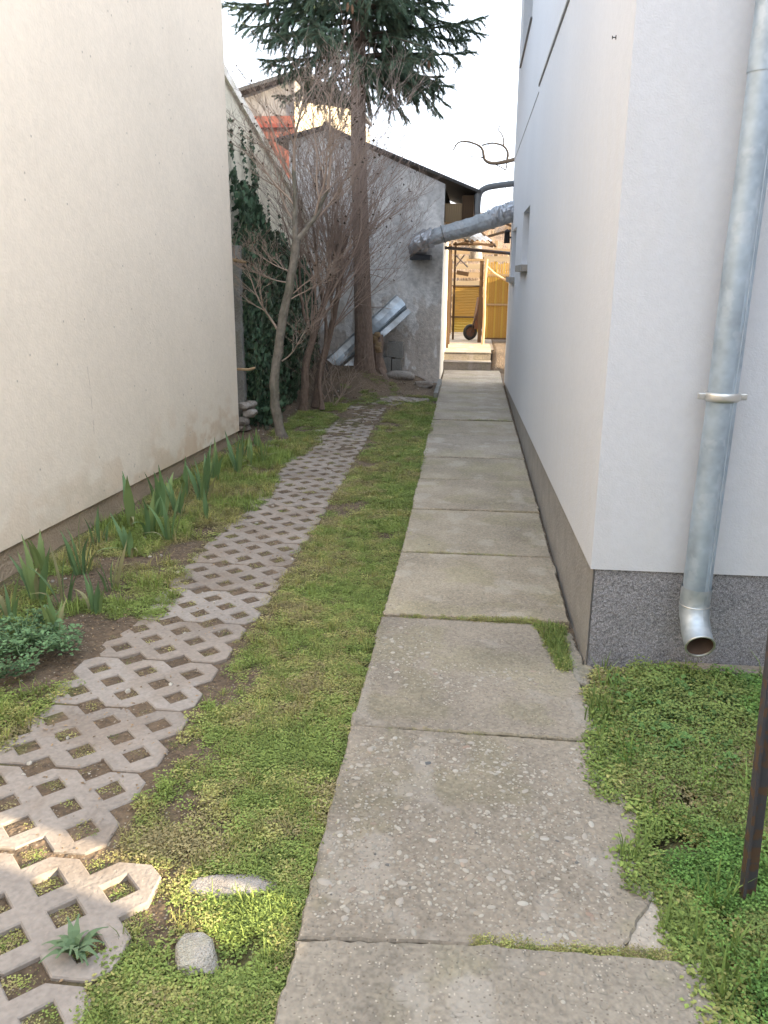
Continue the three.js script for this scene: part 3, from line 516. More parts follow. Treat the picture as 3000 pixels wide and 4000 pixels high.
// ------------------------------------------------------------------ steps and yard behind
const YL = 0.28;
{
  const s = thing('concrete_steps', 'two low concrete steps with pale treads at the path end', 'steps', [0, 0, 0]);
  part('step', uvBox(boxAt(-0.462, 0.345, -0.2, 0.125, -14.75, -14.44), 1.6), M.stepRiser, s);
  part('tread', uvBox(boxAt(-0.466, 0.352, 0.127, 0.148, -14.75, -14.425, 0.005), 1.6), M.stepTread, s);
  part('step', uvBox(boxAt(-0.462, 0.345, -0.2, 0.262, -15.2, -14.753), 1.6), M.stepRiser, s);
  part('tread', uvBox(boxAt(-0.466, 0.352, 0.264, 0.284, -15.3, -14.735, 0.005), 1.6), M.stepTread, s);
  solo('yard', uvBox(boxAt(-0.47, 6, -0.2, YL, -23, -15.31), 1.6), M.yardFloor, 'pale concrete yard behind the steps', 'yard', null, 'structure');
  solo('kerb', uvBox(boxAt(-0.475, -0.415, -0.1, 0.07, -12.6, -11.1, 0.01), 1.6), M.block, 'short grey concrete kerb at the far left edge of the slab path', 'kerb', null, 'structure');
}
function corrugated(w, h, pitch, amp, vertical, seg = 4) {                       // sheet in xy plane, waves in z
  const P = [], I = [], n = Math.round((vertical ? w : h) / pitch * seg), L = vertical ? w : h, O = vertical ? h : w;
  for (let i = 0; i <= n; i++) { const a = i / n * L, z = amp * Math.sin(a / pitch * Math.PI * 2); for (const b of [0, O]) P.push(vertical ? a : b, vertical ? b : a, z); }
  for (let i = 0; i < n; i++) I.push(i * 2, i * 2 + 2, i * 2 + 1, i * 2 + 1, i * 2 + 2, i * 2 + 3);
  const g = new THREE.BufferGeometry(); g.setAttribute('position', new THREE.Float32BufferAttribute(P, 3)); g.setIndex(I); g.computeVertexNormals(); return g;
}
{
  const z = -19.6, d = thing('yellow_door', 'yellow door of two corrugated sheets in a dark wooden frame behind the steps', 'door', [-0.5, YL, z]);
  let g = corrugated(0.6, 0.66, 0.035, 0.008, false); g.translate(0.04, 0.37, 0); part('upper_sheet', g, M.yellow, d);
  g = corrugated(0.6, 0.33, 0.06, 0.012, false); g.translate(0.04, 0.02, 0); part('lower_sheet', g, M.yellow2, d);
  part('rail', uvBox(boxAt(0.02, 0.66, 0.345, 0.375, 0.012, 0.05), 1), M.woodDark, d); part('rail', uvBox(boxAt(0.02, 0.66, 1.03, 1.06, -0.03, 0.03), 1), M.woodDark, d);
  part('jamb', uvBox(boxAt(-0.02, 0.02, 0, 1.62, -0.03, 0.03), 1), M.woodDark, d); part('jamb', uvBox(boxAt(0.645, 0.69, 0, 1.65, -0.03, 0.03), 1), M.woodDark, d);
  const f = thing('yellow_fence', 'yellow fence of upright slats beside the white house end', 'fence', [0.23, YL, -16.9]);
  const rf = mulberry(61);
  for (let i = 0; i < 13; i++) { const x = 0.05 + i * 0.048; part('slat', boxAt(x, x + 0.034, 0.1, 1.52 + rr(-0.03, 0.03, rf), 0, 0.014), i % 3 ? M.yellow : M.yellow2, f); }
  part('rail', uvBox(boxAt(0.0, 0.7, 0.72, 0.755, 0.016, 0.045), 1), M.wood, f); part('rail', uvBox(boxAt(0.0, 0.7, 1.28, 1.31, 0.016, 0.04), 1), M.wood, f); part('rail', uvBox(boxAt(0.0, 0.7, 0.07, 0.098, -0.01, 0.04), 1), M.woodDark, f);
  part('backing_sheet', boxAt(0.03, 0.7, 0.09, 1.25, -0.03, -0.024), M.yellow, f);
  solo('fence_post', tubeGeo(smoothPath([[0.22, YL - 0.1, -16.5], [0.235, 0.8, -16.5], [0.22, 1.4, -16.5], [0.24, 1.86, -16.5]], 12), 0.028, 7), M.woodPale, 'pale peeled wooden post at the left end of the yellow fence', 'post');
  solo('fence_post', uvBox(boxAt(0.12, 0.19, YL, 1.9, -16.98, -16.92), 1), M.woodDark, 'dark squared wooden post behind the wheelbarrow', 'post');
  solo('pole', tubeGeo(smoothPath([[0.26, 1.72, -16.75], [0.4, 1.6, -16.75], [0.62, 1.48, -16.75], [0.85, 1.36, -16.75]], 10), 0.024, 7), M.woodPale, 'pale pole propped slanting across the top of the yellow fence', 'pole');
}
{ // wheelbarrow stood on end
  const w = thing('wheelbarrow', 'rusty brown wheelbarrow stood upright by the yellow door', 'wheelbarrow', [0.03, YL, -17.6]);
  const tyre = new THREE.TorusGeometry(0.125, 0.035, 8, 24); tyre.rotateY(0.5); tyre.translate(-0.06, 0.16, 0.05); const wh = part('wheel', tyre, M.black, w);
  const disc = new THREE.CylinderGeometry(0.1, 0.1, 0.03, 20); disc.rotateX(Math.PI / 2); disc.rotateY(0.5); disc.translate(-0.06, 0.16, 0.05); part('rim', disc, M.barrow, wh);
  const tray = prism([[-0.02, -0.1], [0.16, -0.16], [0.18, 0.08], [0.02, 0.1]], () => 0.22, (p, i) => 0.85); const tp = tray.attributes.position; for (let i = 0; i < tp.count; i++) { const y = tp.getY(i); tp.setX(i, tp.getX(i) + (y - 0.22) * 0.12); } part('tray', uvBox(tray, 0.5), M.barrow, w);
  for (const s of [-0.12, 0.09]) part('handle', tubeGeo([[-0.05, 0.16, s * 0.5], [0.08, 0.6, s], [0.17, 1.15, s]], 0.016, 7), M.barrow, w);
  for (const s of [-0.1, 0.1]) part('leg', bar([0.1, 0.5, s], [0.2, 0.02, s + 0.05], 0.02, 0.02), M.barrow, w);
}
{ // box and bucket on top, pergola, rod, boards
  solo('shelf_board', uvBox(boxAt(-0.14, 0.19, 1.83, 1.865, -17.02, -16.6), 1), M.wood, 'short wooden shelf board on top of the dark post', 'board');
  const b = thing('bucket', 'grey upturned bucket on the shelf board above the wheelbarrow', 'bucket', [0.03, 1.867, -16.8]);
  const lg = new THREE.LatheGeometry([[0, 0.27], [0.085, 0.27], [0.1, 0.255], [0.128, 0.01], [0.138, 0.008], [0.138, -0.0], [0.12, 0.0]].map(p => new THREE.Vector2(...p)), 20); part('shell', lg, M.gableGrey, b); const hg = new THREE.TorusGeometry(0.13, 0.004, 5, 20, Math.PI); hg.translate(0, 0.02, 0); part('handle', hg, M.pipeGrey, b);
  solo('iron_rod', tubeGeo([[-0.47, 1.98, -13.6], [0.06, 1.945, -13.6], [0.56, 1.9, -13.6]], 0.026, 8), M.iron, 'dark iron rod spanning from shed to white house below the thick pipe', 'rod');
  const p = thing('pergola', 'rickety yard pergola with dark rafters and pale corrugated sheets', 'pergola');
  for (const [a, c] of [[[-0.42, 2.2, -15.4], [0.36, 2.12, -17.6]], [[-0.1, 2.5, -15.4], [0.42, 2.12, -17.6]], [[-0.4, 2.13, -17.4], [0.7, 2.42, -17.4]], [[-0.4, 2.12, -16.4], [0.35, 2.12, -16.4]], [[0.1, 2.62, -15.8], [0.75, 2.38, -15.8]]]) part('rafter', bar(a, c, 0.03, 0.04), M.woodDark, p);
  const g = corrugated(0.8, 1.5, 0.1, 0.018, true); g.rotateX(-Math.PI / 2 + 0.22); g.rotateY(0.25); g.translate(-0.46, 2.18, -15.9); part('roof_sheet', g, M.frame, p);
  part('post', uvBox(boxAt(-0.4, -0.36, YL, 2.2, -17.62, -17.58), 1), M.woodDark, p);
  part('brace', bar([-0.37, 1.72, -17.5], [-0.2, 1.95, -17.5], 0.02, 0.02), M.iron, p); part('brace', bar([-0.37, 1.95, -17.5], [-0.12, 1.72, -17.5], 0.02, 0.02), M.iron, p);
  part('plank', uvBox(bar([-0.34, 1.62, -17.4], [-0.1, 1.58, -17.4], 0.02, 0.08), 1), M.woodDark, p);
  const rl = thing('plank_fence', 'pale weathered plank fence at the foot of the bank', 'fence', [0, 0, -22.2]);
  const rf = mulberry(71);
  for (let k = 0; k < 7; k++) part('plank', uvBox(bar([-0.9, 0.95 + k * 0.2 + rr(-0.02, 0.02, rf), rr(-0.03, 0.03, rf)], [2.2, 0.95 + k * 0.2 + rr(-0.04, 0.04, rf), rr(-0.03, 0.03, rf)], 0.03, 0.13), 1, k * 0.3, 0), k % 3 ? M.plank : M.wood, rl);
  for (const x of [-0.8, 0.5, 1.9]) part('post', uvBox(boxAt(x, x + 0.08, 0, 2.4, -0.12, -0.05), 1), M.wood, rl);
}
{ // bank with dry brush
  const P = [], U = [], I = [], nx = 40, nz = 24; for (let j = 0; j <= nz; j++) for (let i = 0; i <= nx; i++) { const x = -14 + i * 0.75, z = -22.8 - j * 0.6; P.push(x, -0.1 + 3.9 * sst(0, 11, j * 0.6) + 0.35 * (fbm(x * 0.8, z * 0.8, 501, 3) - 0.5), z); U.push(x / 1.5, z / 1.5); }
  for (let j = 0; j < nz; j++) for (let i = 0; i < nx; i++) { const a = j * (nx + 1) + i; I.push(a, a + 1, a + nx + 1, a + 1, a + nx + 2, a + nx + 1); }
  const g = new THREE.BufferGeometry(); g.setAttribute('position', new THREE.Float32BufferAttribute(P, 3)); g.setAttribute('uv', new THREE.Float32BufferAttribute(U, 2)); g.setIndex(I); g.computeVertexNormals();
  solo('hillside', g, M.hill, 'dry brown bank rising behind the yard', 'hill', null, 'structure');
  const rb = mulberry(77), tb = new TB(); for (let k = 0; k < 12; k++) { const a = rb() * 6.28, t = rr(0.1, 0.5, rb), h = rr(0.5, 1, rb); tb.tube([V3(0, 0, 0), V3(Math.cos(a) * t * 0.4, h * 0.5, Math.sin(a) * t * 0.4), V3(Math.cos(a) * t, h, Math.sin(a) * t)], [0.012, 0.008, 0.003], 3); }
  const L = []; for (let k = 0; k < 500; k++) { const x = rr(-5, 5, rb), j = rr(0.3, 9, rb), z = -22.8 - j; L.push({ m: mtx(x, -0.1 + 3.9 * sst(0, 11, j) - 0.1, z, rr(-0.2, 0.2, rb), rb() * 6.28, rr(-0.2, 0.2, rb), rr(0.5, 1.1, rb)), c: C(0.42, 0.3, 0.19).multiplyScalar(rr(0.6, 1.2, rb)) }); }
  const o = instanced('dry_brush', tb.geo(), mat({ color: C(1, 1, 1) }), L, scene); tag(o, 'dry leafless brush covering the bank behind the yard', 'brush', null, 'stuff');
}
// ------------------------------------------------------------------ house with red wall beyond
{
  const h = thing('red_house', 'house with a red wall and grey gable rising beyond the shed', 'house', [-3.7, 0, -18]);
  part('wall', uvBox(boxAt(-2.2, 0.0, 0, 4.62, -4, 0), 1), M.red, h);
  part('ledge', boxAt(-2.25, 0.003, 4.4, 4.47, -0.1, 0.06), mat({ color: C(0.22, 0.05, 0.035) }), h);
  part('wall', uvBox(prism([[0.001, -0.05], [1.05, -1.0], [1.05, -4], [0.001, -4]], () => 0, () => 4.9), 1), M.cream, h);
  const sh = new THREE.Shape(); sh.moveTo(-2.3, 4.64); sh.lineTo(0.0, 4.64); sh.lineTo(0.0, 5.3); sh.lineTo(-2.3, 4.7); sh.closePath(); const g = new THREE.ExtrudeGeometry(sh, { depth: 3.8, bevelEnabled: false }); g.translate(0, 0, -3.9); part('gable', uvBox(g, 1), M.gableGrey, h);
  for (const [x0, y0, x1, y1] of [[-2.6, 4.62, 0.3, 5.4], [0.3, 5.4, 1.1, 5.03]]) { const q = new THREE.Shape(); q.moveTo(x0, y0); q.lineTo(x1, y1); q.lineTo(x1, y1 + 0.07); q.lineTo(x0, y0 + 0.07); q.closePath(); const e = new THREE.ExtrudeGeometry(q, { depth: x0 < 0 ? 4.25 : 3.2, bevelEnabled: false }); e.translate(0, 0.004, -4.05); part('roof', e, M.roof, h); }
}
// ------------------------------------------------------------------ garden boundary wall with sloping coping, post and stones
{
  const w = thing('boundary_wall', 'cream boundary wall with a sloping pale coping under the ivy', 'wall');
  const y = z => 3.42 + (z + 8.5) * 0.262, poly = (o, a) => { const s = new THREE.Shape(); s.moveTo(-12.76, -0.3); s.lineTo(-8.15, -0.3); s.lineTo(-8.15, y(-8.15)); s.lineTo(-12.76, y(-12.76)); s.closePath(); return s; };
  const g = new THREE.ExtrudeGeometry(poly(), { depth: 0.2, bevelEnabled: false }); g.rotateY(-Math.PI / 2); g.translate(-2.46, 0, 0); part('wall', uvBox(g, 1), mat({ map: T.plinthSide, color: C(2.85, 2.85, 2.6), bumpMap: T.stucco, bumpScale: 0.012 }), w);
  for (let k = 0; k < 6; k++) { const z0 = -8.13 - k * 0.775, z1 = z0 - 0.765; const q = bar([-2.56, y(z0) + 0.05, z0], [-2.56, y(z1) + 0.05, z1], 0.27, 0.09); part('coping', uvBox(q, 1.6, k * 0.21, 0), mat({ map: T.concrete, color: C(3.0, 3.1, 3.3), bumpMap: T.stucco, bumpScale: 0.008 }), w); }
  solo('concrete_post', uvBox(boxAt(-2.44, -2.335, -0.2, 1.85, -8.6, -8.48, 0.008), 1.6), M.block, 'pale concrete post between the cream house corner and the ivy', 'post');
  const st = thing('stone_pile', 'small pile of rough stones at the foot of the concrete post', 'stones', [-2.3, 0, -8.42]);
  const rs = mulberry(23); for (let k = 0; k < 8; k++) { const o = part('stone', rockGeo(rr(0.1, 0.17, rs), rr(0.07, 0.1, rs), rr(0.1, 0.16, rs), 510 + k, 1), M.rock, st); o.position.set(rr(-0.07, 0.05, rs), 0.03 + Math.floor(k / 2) * 0.08, rr(-0.06, 0.06, rs)); o.rotation.y = rs() * 6; }
  solo('wooden_peg', tubeGeo([[-2.5, 1.73, -8.3], [-2.26, 1.7, -8.2], [-2.18, 1.685, -8.17]], [0.018, 0.018, 0.014], 7), M.wood, 'short wooden peg sticking out at the cream house corner', 'peg');
  solo('wooden_peg', tubeGeo([[-2.4, 0.64, -8.4], [-2.2, 0.66, -8.2], [-2.13, 0.68, -8.18]], [0.014, 0.014, 0.012], 7), M.woodPale, 'lower pale peg sticking out beside the ivy', 'peg');
}
// ------------------------------------------------------------------ ivy
{
  const iv = thing('ivy', 'dark green ivy covering the boundary wall behind the bare trees', 'ivy');
  const ang = [[0, 1.0], [25, 0.62], [52, 0.92], [80, 0.6], [110, 0.75], [150, 0.55], [180, 0.42]];
  const pts = []; for (const [a, r] of ang) pts.push([Math.sin(a * D2R) * r, Math.cos(a * D2R) * r]); for (let i = ang.length - 2; i > 0; i--) pts.push([-Math.sin(ang[i][0] * D2R) * ang[i][1], Math.cos(ang[i][0] * D2R) * ang[i][1]]);
  const P = []; for (let i = 0; i < pts.length; i++) { const a = pts[i], b = pts[(i + 1) % pts.length]; P.push(0, 0, 0, a[0], a[1], -0.22 * Math.abs(a[0]), b[0], b[1], -0.22 * Math.abs(b[0])); }
  const leaf = tris(P); leaf.scale(0.042, 0.042, 0.042);
  const ri = mulberry(29), big = [], rest = [];
  const topY = z => { const t = (-8.5 - z) / 5; return lerp(2.5, 1.45, clamp(t)) + 0.35 * (fbm(z * 1.7, 3, 521, 3) - 0.5) + 0.2 * (fbm(z * 7, 3, 523, 2) - 0.5); };
  const ir = mulberry(31);
  const add = (x, y, z, s, out, spread = 0.55) => { const yaw = Math.PI / 2 + rr(-spread, spread, ir) - 0.25, pit = rr(-0.2, 0.75, ir), rol = Math.PI + rr(-0.7, 0.7, ir); const e = { m: mtx(x, y, z, pit, yaw, rol, s), out, z, c: C(0.054, 0.094, 0.056).multiplyScalar(rr(0.45, 1.9, ir)).lerp(C(0.05, 0.05, 0.03), ir() < 0.06 ? 0.8 : 0) }; (out && z > -9.9 ? big : rest).push(e); };
  for (let k = 0; k < 9000; k++) {
    const z = -8.55 - 4.1 * Math.pow(ri(), 1.15), ty = topY(z), y = 0.02 + (ty - 0.02) * ri(); if (ri() < 0.5 * sst(ty - 0.35, ty, y)) continue;
    const th = 0.06 + 0.22 * fbm(z * 2.2, y * 2.2, 525, 3) * sst(ty, ty - 0.5, y); const q = ri(); add(-2.44 + th * (0.25 + 0.75 * Math.sqrt(q)), y, z, rr(0.7, 1.35, ri), q > 0.55);
  }
  for (const [z, y0, y1, n] of [[-8.72, 2.3, 3.05, 60], [-9.15, 2.1, 3.0, 110], [-9.5, 2.0, 3.05, 150], [-9.62, 2.0, 2.9, 140], [-10.2, 1.7, 2.5, 50], [-10.8, 1.6, 2.3, 40]]) for (let k = 0; k < n; k++) { const y = lerp(y0, y1, ri()); add(-2.43 + 0.02 * ri(), y, z + 0.05 * (fbm(y * 5, z, 527, 2) - 0.5) * 4 + rr(-0.06, 0.06, ri), rr(0.35, 0.8, ri), false); }
  for (let k = 0; k < 260; k++) add(rr(-2.4, -2.05, ri), rr(0.02, 0.22, ri), rr(-9.2, -8.45, ri), rr(0.6, 1.1, ri), false, 1.4);
  big.sort((a, b) => b.z - a.z);
  big.slice(300).forEach(e => rest.push(e));
  big.slice(0, 300).forEach((e, i) => { const o = part('leaf', leaf, M.ivyLeaf[i % 3], iv); o.applyMatrix4(e.m); });
  instanced('leaves', leaf, M.ivy, rest, iv).userData.kind = 'stuff';
  const tb = new TB(); for (let k = 0; k < 26; k++) { const z0 = rr(-12.4, -8.6, ri); let p = V3(-2.43, 0, z0); const pl = [p.clone()]; for (let j = 0; j < 9; j++) { p = p.clone().add(V3(rr(-0.01, 0.02, ri), rr(0.1, 0.34, ri), rr(-0.1, 0.1, ri))); p.x = clamp(p.x, -2.45, -2.4); pl.push(p); } tb.tube(pl, pl.map((_, i) => 0.012 * (1 - i / 11)), 4); } part('stems', tb.geo(), M.twig, iv);
}
// ------------------------------------------------------------------ bare trees
function growTwigs(tb, p, d, len, r, lvl, rg, opt) {                              // recursive bare branch
  const n = lvl > 1 ? 4 : 6, pl = [p.clone()], rad = [r]; let q = p.clone(), dir = d.clone();
  for (let i = 1; i <= n; i++) { dir.add(V3(rr(-1, 1, rg), rr(-0.6, 0.9, rg) + opt.up, rr(-1, 1, rg)).multiplyScalar(opt.wob)).normalize(); q = q.clone().addScaledVector(dir, len / n); pl.push(q); rad.push(Math.max(0.0012, r * (1 - 0.8 * i / n))); }
  tb.tube(pl, rad, lvl === 0 ? 6 : lvl === 1 ? 5 : 3);
  if (opt.tips && lvl >= opt.depth - 1) opt.tips.push(q);
  if (lvl >= opt.depth) return;
  const kids = opt.kids[lvl];
  for (let k = 0; k < kids; k++) {
    const t = 0.2 + 0.8 * (k + rg()) / kids, f = t * n, i = Math.min(n - 1, Math.floor(f)), bp = pl[i].clone().lerp(pl[i + 1], f - i), bd = pl[i + 1].clone().sub(pl[i]).normalize();
    const a = rg() * 6.283, s = V3(Math.cos(a), 0, Math.sin(a)); const nd = bd.multiplyScalar(opt.fwd).addScaledVector(s, opt.side).normalize();
    growTwigs(tb, bp, nd, len * rr(opt.sc[0], opt.sc[1], rg), Math.max(0.002, r * (1 - 0.7 * t) * 0.62), lvl + 1, rg, opt);
  }
}
const budGeo = tris([0, 0, 0, 0.5, 0.5, 0.15, 0, 1, 0, 0, 0, 0, 0, 1, 0, -0.5, 0.5, 0.15]);
function bareTree(name, label, stems, radii, limbs, opt, seed, barkM, twigM, group) {
  const rg = mulberry(seed), t = thing(name, label, 'tree', [0, 0, 0], group), tips = [];
  stems.forEach((s, i) => { const pl = smoothPath(s, 18); const j = mulberry(seed + i); pl.forEach(p => { p.x += rr(-0.006, 0.006, j); p.z += rr(-0.006, 0.006, j); }); part('trunk', new TB().tube(pl, pl.map((_, k) => lerp(radii[i][0], radii[i][1], k / 18) * (k === 0 ? 1.35 : 1 + 0.06 * Math.sin(k * 2.3))), 10).geo(), barkM, t); });
  const tb = new TB(); for (const [p, d, len, r] of limbs) growTwigs(tb, V3(...p), V3(...d).normalize(), len, r, 0, rg, { ...opt, tips });
  part('branches', tb.geo(), twigM, t);
  const L = []; for (const p of tips) if (rg() < opt.leaf) L.push({ m: mtx(p.x, p.y, p.z, rr(-3, 3, rg), rr(-3, 3, rg), 0, rr(0.015, 0.035, rg)), c: C(0.07, 0.05, 0.035).multiplyScalar(rr(0.6, 1.6, rg)) });
  if (L.length) instanced('dry_leaves', budGeo, M.leaf, L, t).userData.kind = 'stuff';
  return t;
}
bareTree('bare_tree', 'leaning pale trunked bare tree nearest the cream house corner', [
  [[-1.886, -0.03, -8.2], [-1.93, 0.2, -8.2], [-1.948, 0.52, -8.21], [-1.901, 0.84, -8.22], [-1.835, 1.2, -8.22], [-1.753, 1.55, -8.23], [-1.7, 1.89, -8.24]],
  [[-1.7, 1.87, -8.24], [-1.71, 2.05, -8.24], [-1.705, 2.22, -8.26], [-1.72, 2.55, -8.3]], [[-1.7, 1.87, -8.24], [-1.6, 2.0, -8.25], [-1.52, 2.1, -8.26], [-1.4, 2.35, -8.3]]],
  [[0.052, 0.04], [0.03, 0.018], [0.029, 0.016]],
  [[[-1.72, 2.5, -8.3], [-0.1, 1, 0], 0.8, 0.019], [[-1.4, 2.33, -8.3], [0.3, 1, -0.1], 0.85, 0.018], [[-1.705, 2.2, -8.26], [-0.7, 0.9, 0.1], 0.75, 0.014], [[-1.6, 2.0, -8.25], [0.8, 0.7, -0.1], 0.7, 0.013], [[-1.52, 2.1, -8.26], [0.1, 1, 0.3], 0.9, 0.014], [[-1.71, 2.05, -8.24], [-0.5, 0.8, -0.3], 0.9, 0.012],
   [[-1.87, 1.0, -8.22], [-0.5, 1, 0.1], 0.75, 0.014], [[-1.74, 1.6, -8.23], [-1, 0.25, 0.1], 0.4, 0.008], [[-1.76, 1.5, -8.23], [-0.8, 0.05, 0.15], 0.4, 0.008], [[-1.86, 0.75, -8.2], [0.9, 0.55, -0.2], 0.45, 0.008], [[-1.75, 1.35, -8.2], [0.9, 0.4, 0], 0.4, 0.007], [[-1.73, 1.4, -8.2], [0.8, 0.6, 0.2], 0.45, 0.007], [[-1.71, 2.4, -8.28], [-0.5, 1, -0.2], 0.85, 0.013], [[-1.46, 2.2, -8.28], [-0.2, 1, -0.3], 0.95, 0.013]],
  { depth: 3, kids: [8, 5, 3], sc: [0.38, 0.62], wob: 0.2, up: 0.12, fwd: 1.0, side: 0.75, leaf: 0.16 }, 41, M.barkPale, M.twigBrown, 'bare trees by the ivy');
{
  const L = [], rg = mulberry(43), fork = [[-1.78, 1.05, -9.8], [-1.7, 1.3, -9.82], [-1.62, 1.5, -9.85], [-1.86, 0.85, -9.8], [-1.66, 0.95, -10.1], [-1.58, 1.3, -10.1]];
  for (let k = 0; k < 48; k++) { const f = fork[k % 6], a = rr(-0.5, 0.75, rg); L.push([f, [Math.sin(a), Math.cos(a) * 1.1, rr(-0.35, 0.35, rg)], rr(1.0, 2.15, rg) * (1 - 0.3 * Math.abs(a)), rr(0.006, 0.014, rg)]); }
  bareTree('bare_tree', 'many stemmed bare shrub tree with dense brown twigs before the grey shed', [
    [[-1.985, -0.03, -9.8], [-1.95, 0.3, -9.8], [-1.929, 0.59, -9.8], [-1.85, 0.85, -9.8], [-1.766, 1.12, -9.8], [-1.6, 1.54, -9.85], [-1.45, 2.0, -9.9]],
    [[-1.88, 0.0, -10.1], [-1.83, 0.4, -10.1], [-1.72, 0.8, -10.1], [-1.62, 1.2, -10.1], [-1.56, 1.7, -10.1], [-1.6, 2.2, -10.1]], [[-1.77, 0.0, -9.9], [-1.8, 0.4, -9.95], [-1.72, 0.9, -10], [-1.8, 1.5, -10], [-1.86, 2.1, -10]], [[-1.83, 0.85, -9.8], [-1.93, 1.1, -9.78], [-1.98, 1.5, -9.75], [-1.95, 1.9, -9.7]]],
    [[0.055, 0.025], [0.05, 0.02], [0.03, 0.012], [0.022, 0.01]], L, { depth: 3, kids: [7, 4, 3], sc: [0.34, 0.56], wob: 0.17, up: 0.16, fwd: 1.0, side: 0.62, leaf: 0.07 }, 47, M.bark, M.twig, 'bare trees by the ivy');
  const L2 = []; for (let k = 0; k < 16; k++) { const a = rr(-0.9, 0.9, rg); L2.push([[rr(-2.0, -1.6, rg), 0.02, rr(-10.9, -10, rg)], [Math.sin(a), 0.9, rr(-0.4, 0.4, rg)], rr(0.35, 0.8, rg), 0.006]); }
  bareTree('dry_bush', 'low dry bush of brown stems at the shrub tree foot', [], [], L2, { depth: 2, kids: [4, 3], sc: [0.4, 0.6], wob: 0.2, up: 0.05, fwd: 1, side: 0.7, leaf: 0.1 }, 53, M.bark, M.twigBrown).userData.category = 'bush';
  bareTree('bare_tree', 'bare tree coloured as a silhouette whose crooked branches reach past the white house end', [[[1.7, 0, -17.2], [1.6, 1.5, -17.2], [1.4, 2.8, -17.1], [1.1, 3.6, -17], [0.728, 3.695, -17]],
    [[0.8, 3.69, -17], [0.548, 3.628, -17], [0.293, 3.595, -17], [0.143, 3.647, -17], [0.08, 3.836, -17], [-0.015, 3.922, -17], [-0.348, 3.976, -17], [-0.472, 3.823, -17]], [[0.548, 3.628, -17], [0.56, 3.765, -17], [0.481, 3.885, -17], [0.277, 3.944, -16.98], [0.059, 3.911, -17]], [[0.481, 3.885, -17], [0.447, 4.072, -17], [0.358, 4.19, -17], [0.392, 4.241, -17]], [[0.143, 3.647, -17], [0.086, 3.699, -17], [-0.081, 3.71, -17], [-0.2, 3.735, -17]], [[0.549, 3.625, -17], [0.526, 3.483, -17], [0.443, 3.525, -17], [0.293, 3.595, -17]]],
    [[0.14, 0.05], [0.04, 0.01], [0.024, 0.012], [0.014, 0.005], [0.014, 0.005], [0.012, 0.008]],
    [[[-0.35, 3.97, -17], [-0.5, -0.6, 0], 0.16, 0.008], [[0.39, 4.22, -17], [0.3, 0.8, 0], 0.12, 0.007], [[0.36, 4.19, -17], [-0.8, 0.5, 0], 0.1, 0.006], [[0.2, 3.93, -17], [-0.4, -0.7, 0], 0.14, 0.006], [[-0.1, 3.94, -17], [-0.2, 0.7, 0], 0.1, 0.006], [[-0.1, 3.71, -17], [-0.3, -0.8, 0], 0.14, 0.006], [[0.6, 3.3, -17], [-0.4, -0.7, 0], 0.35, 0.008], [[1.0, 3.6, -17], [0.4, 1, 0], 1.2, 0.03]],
    { depth: 2, kids: [3, 2], sc: [0.3, 0.5], wob: 0.42, up: 0, fwd: 0.8, side: 0.8, leaf: 0.1 }, 59, M.barkSilhouette, M.barkSilhouette);
}
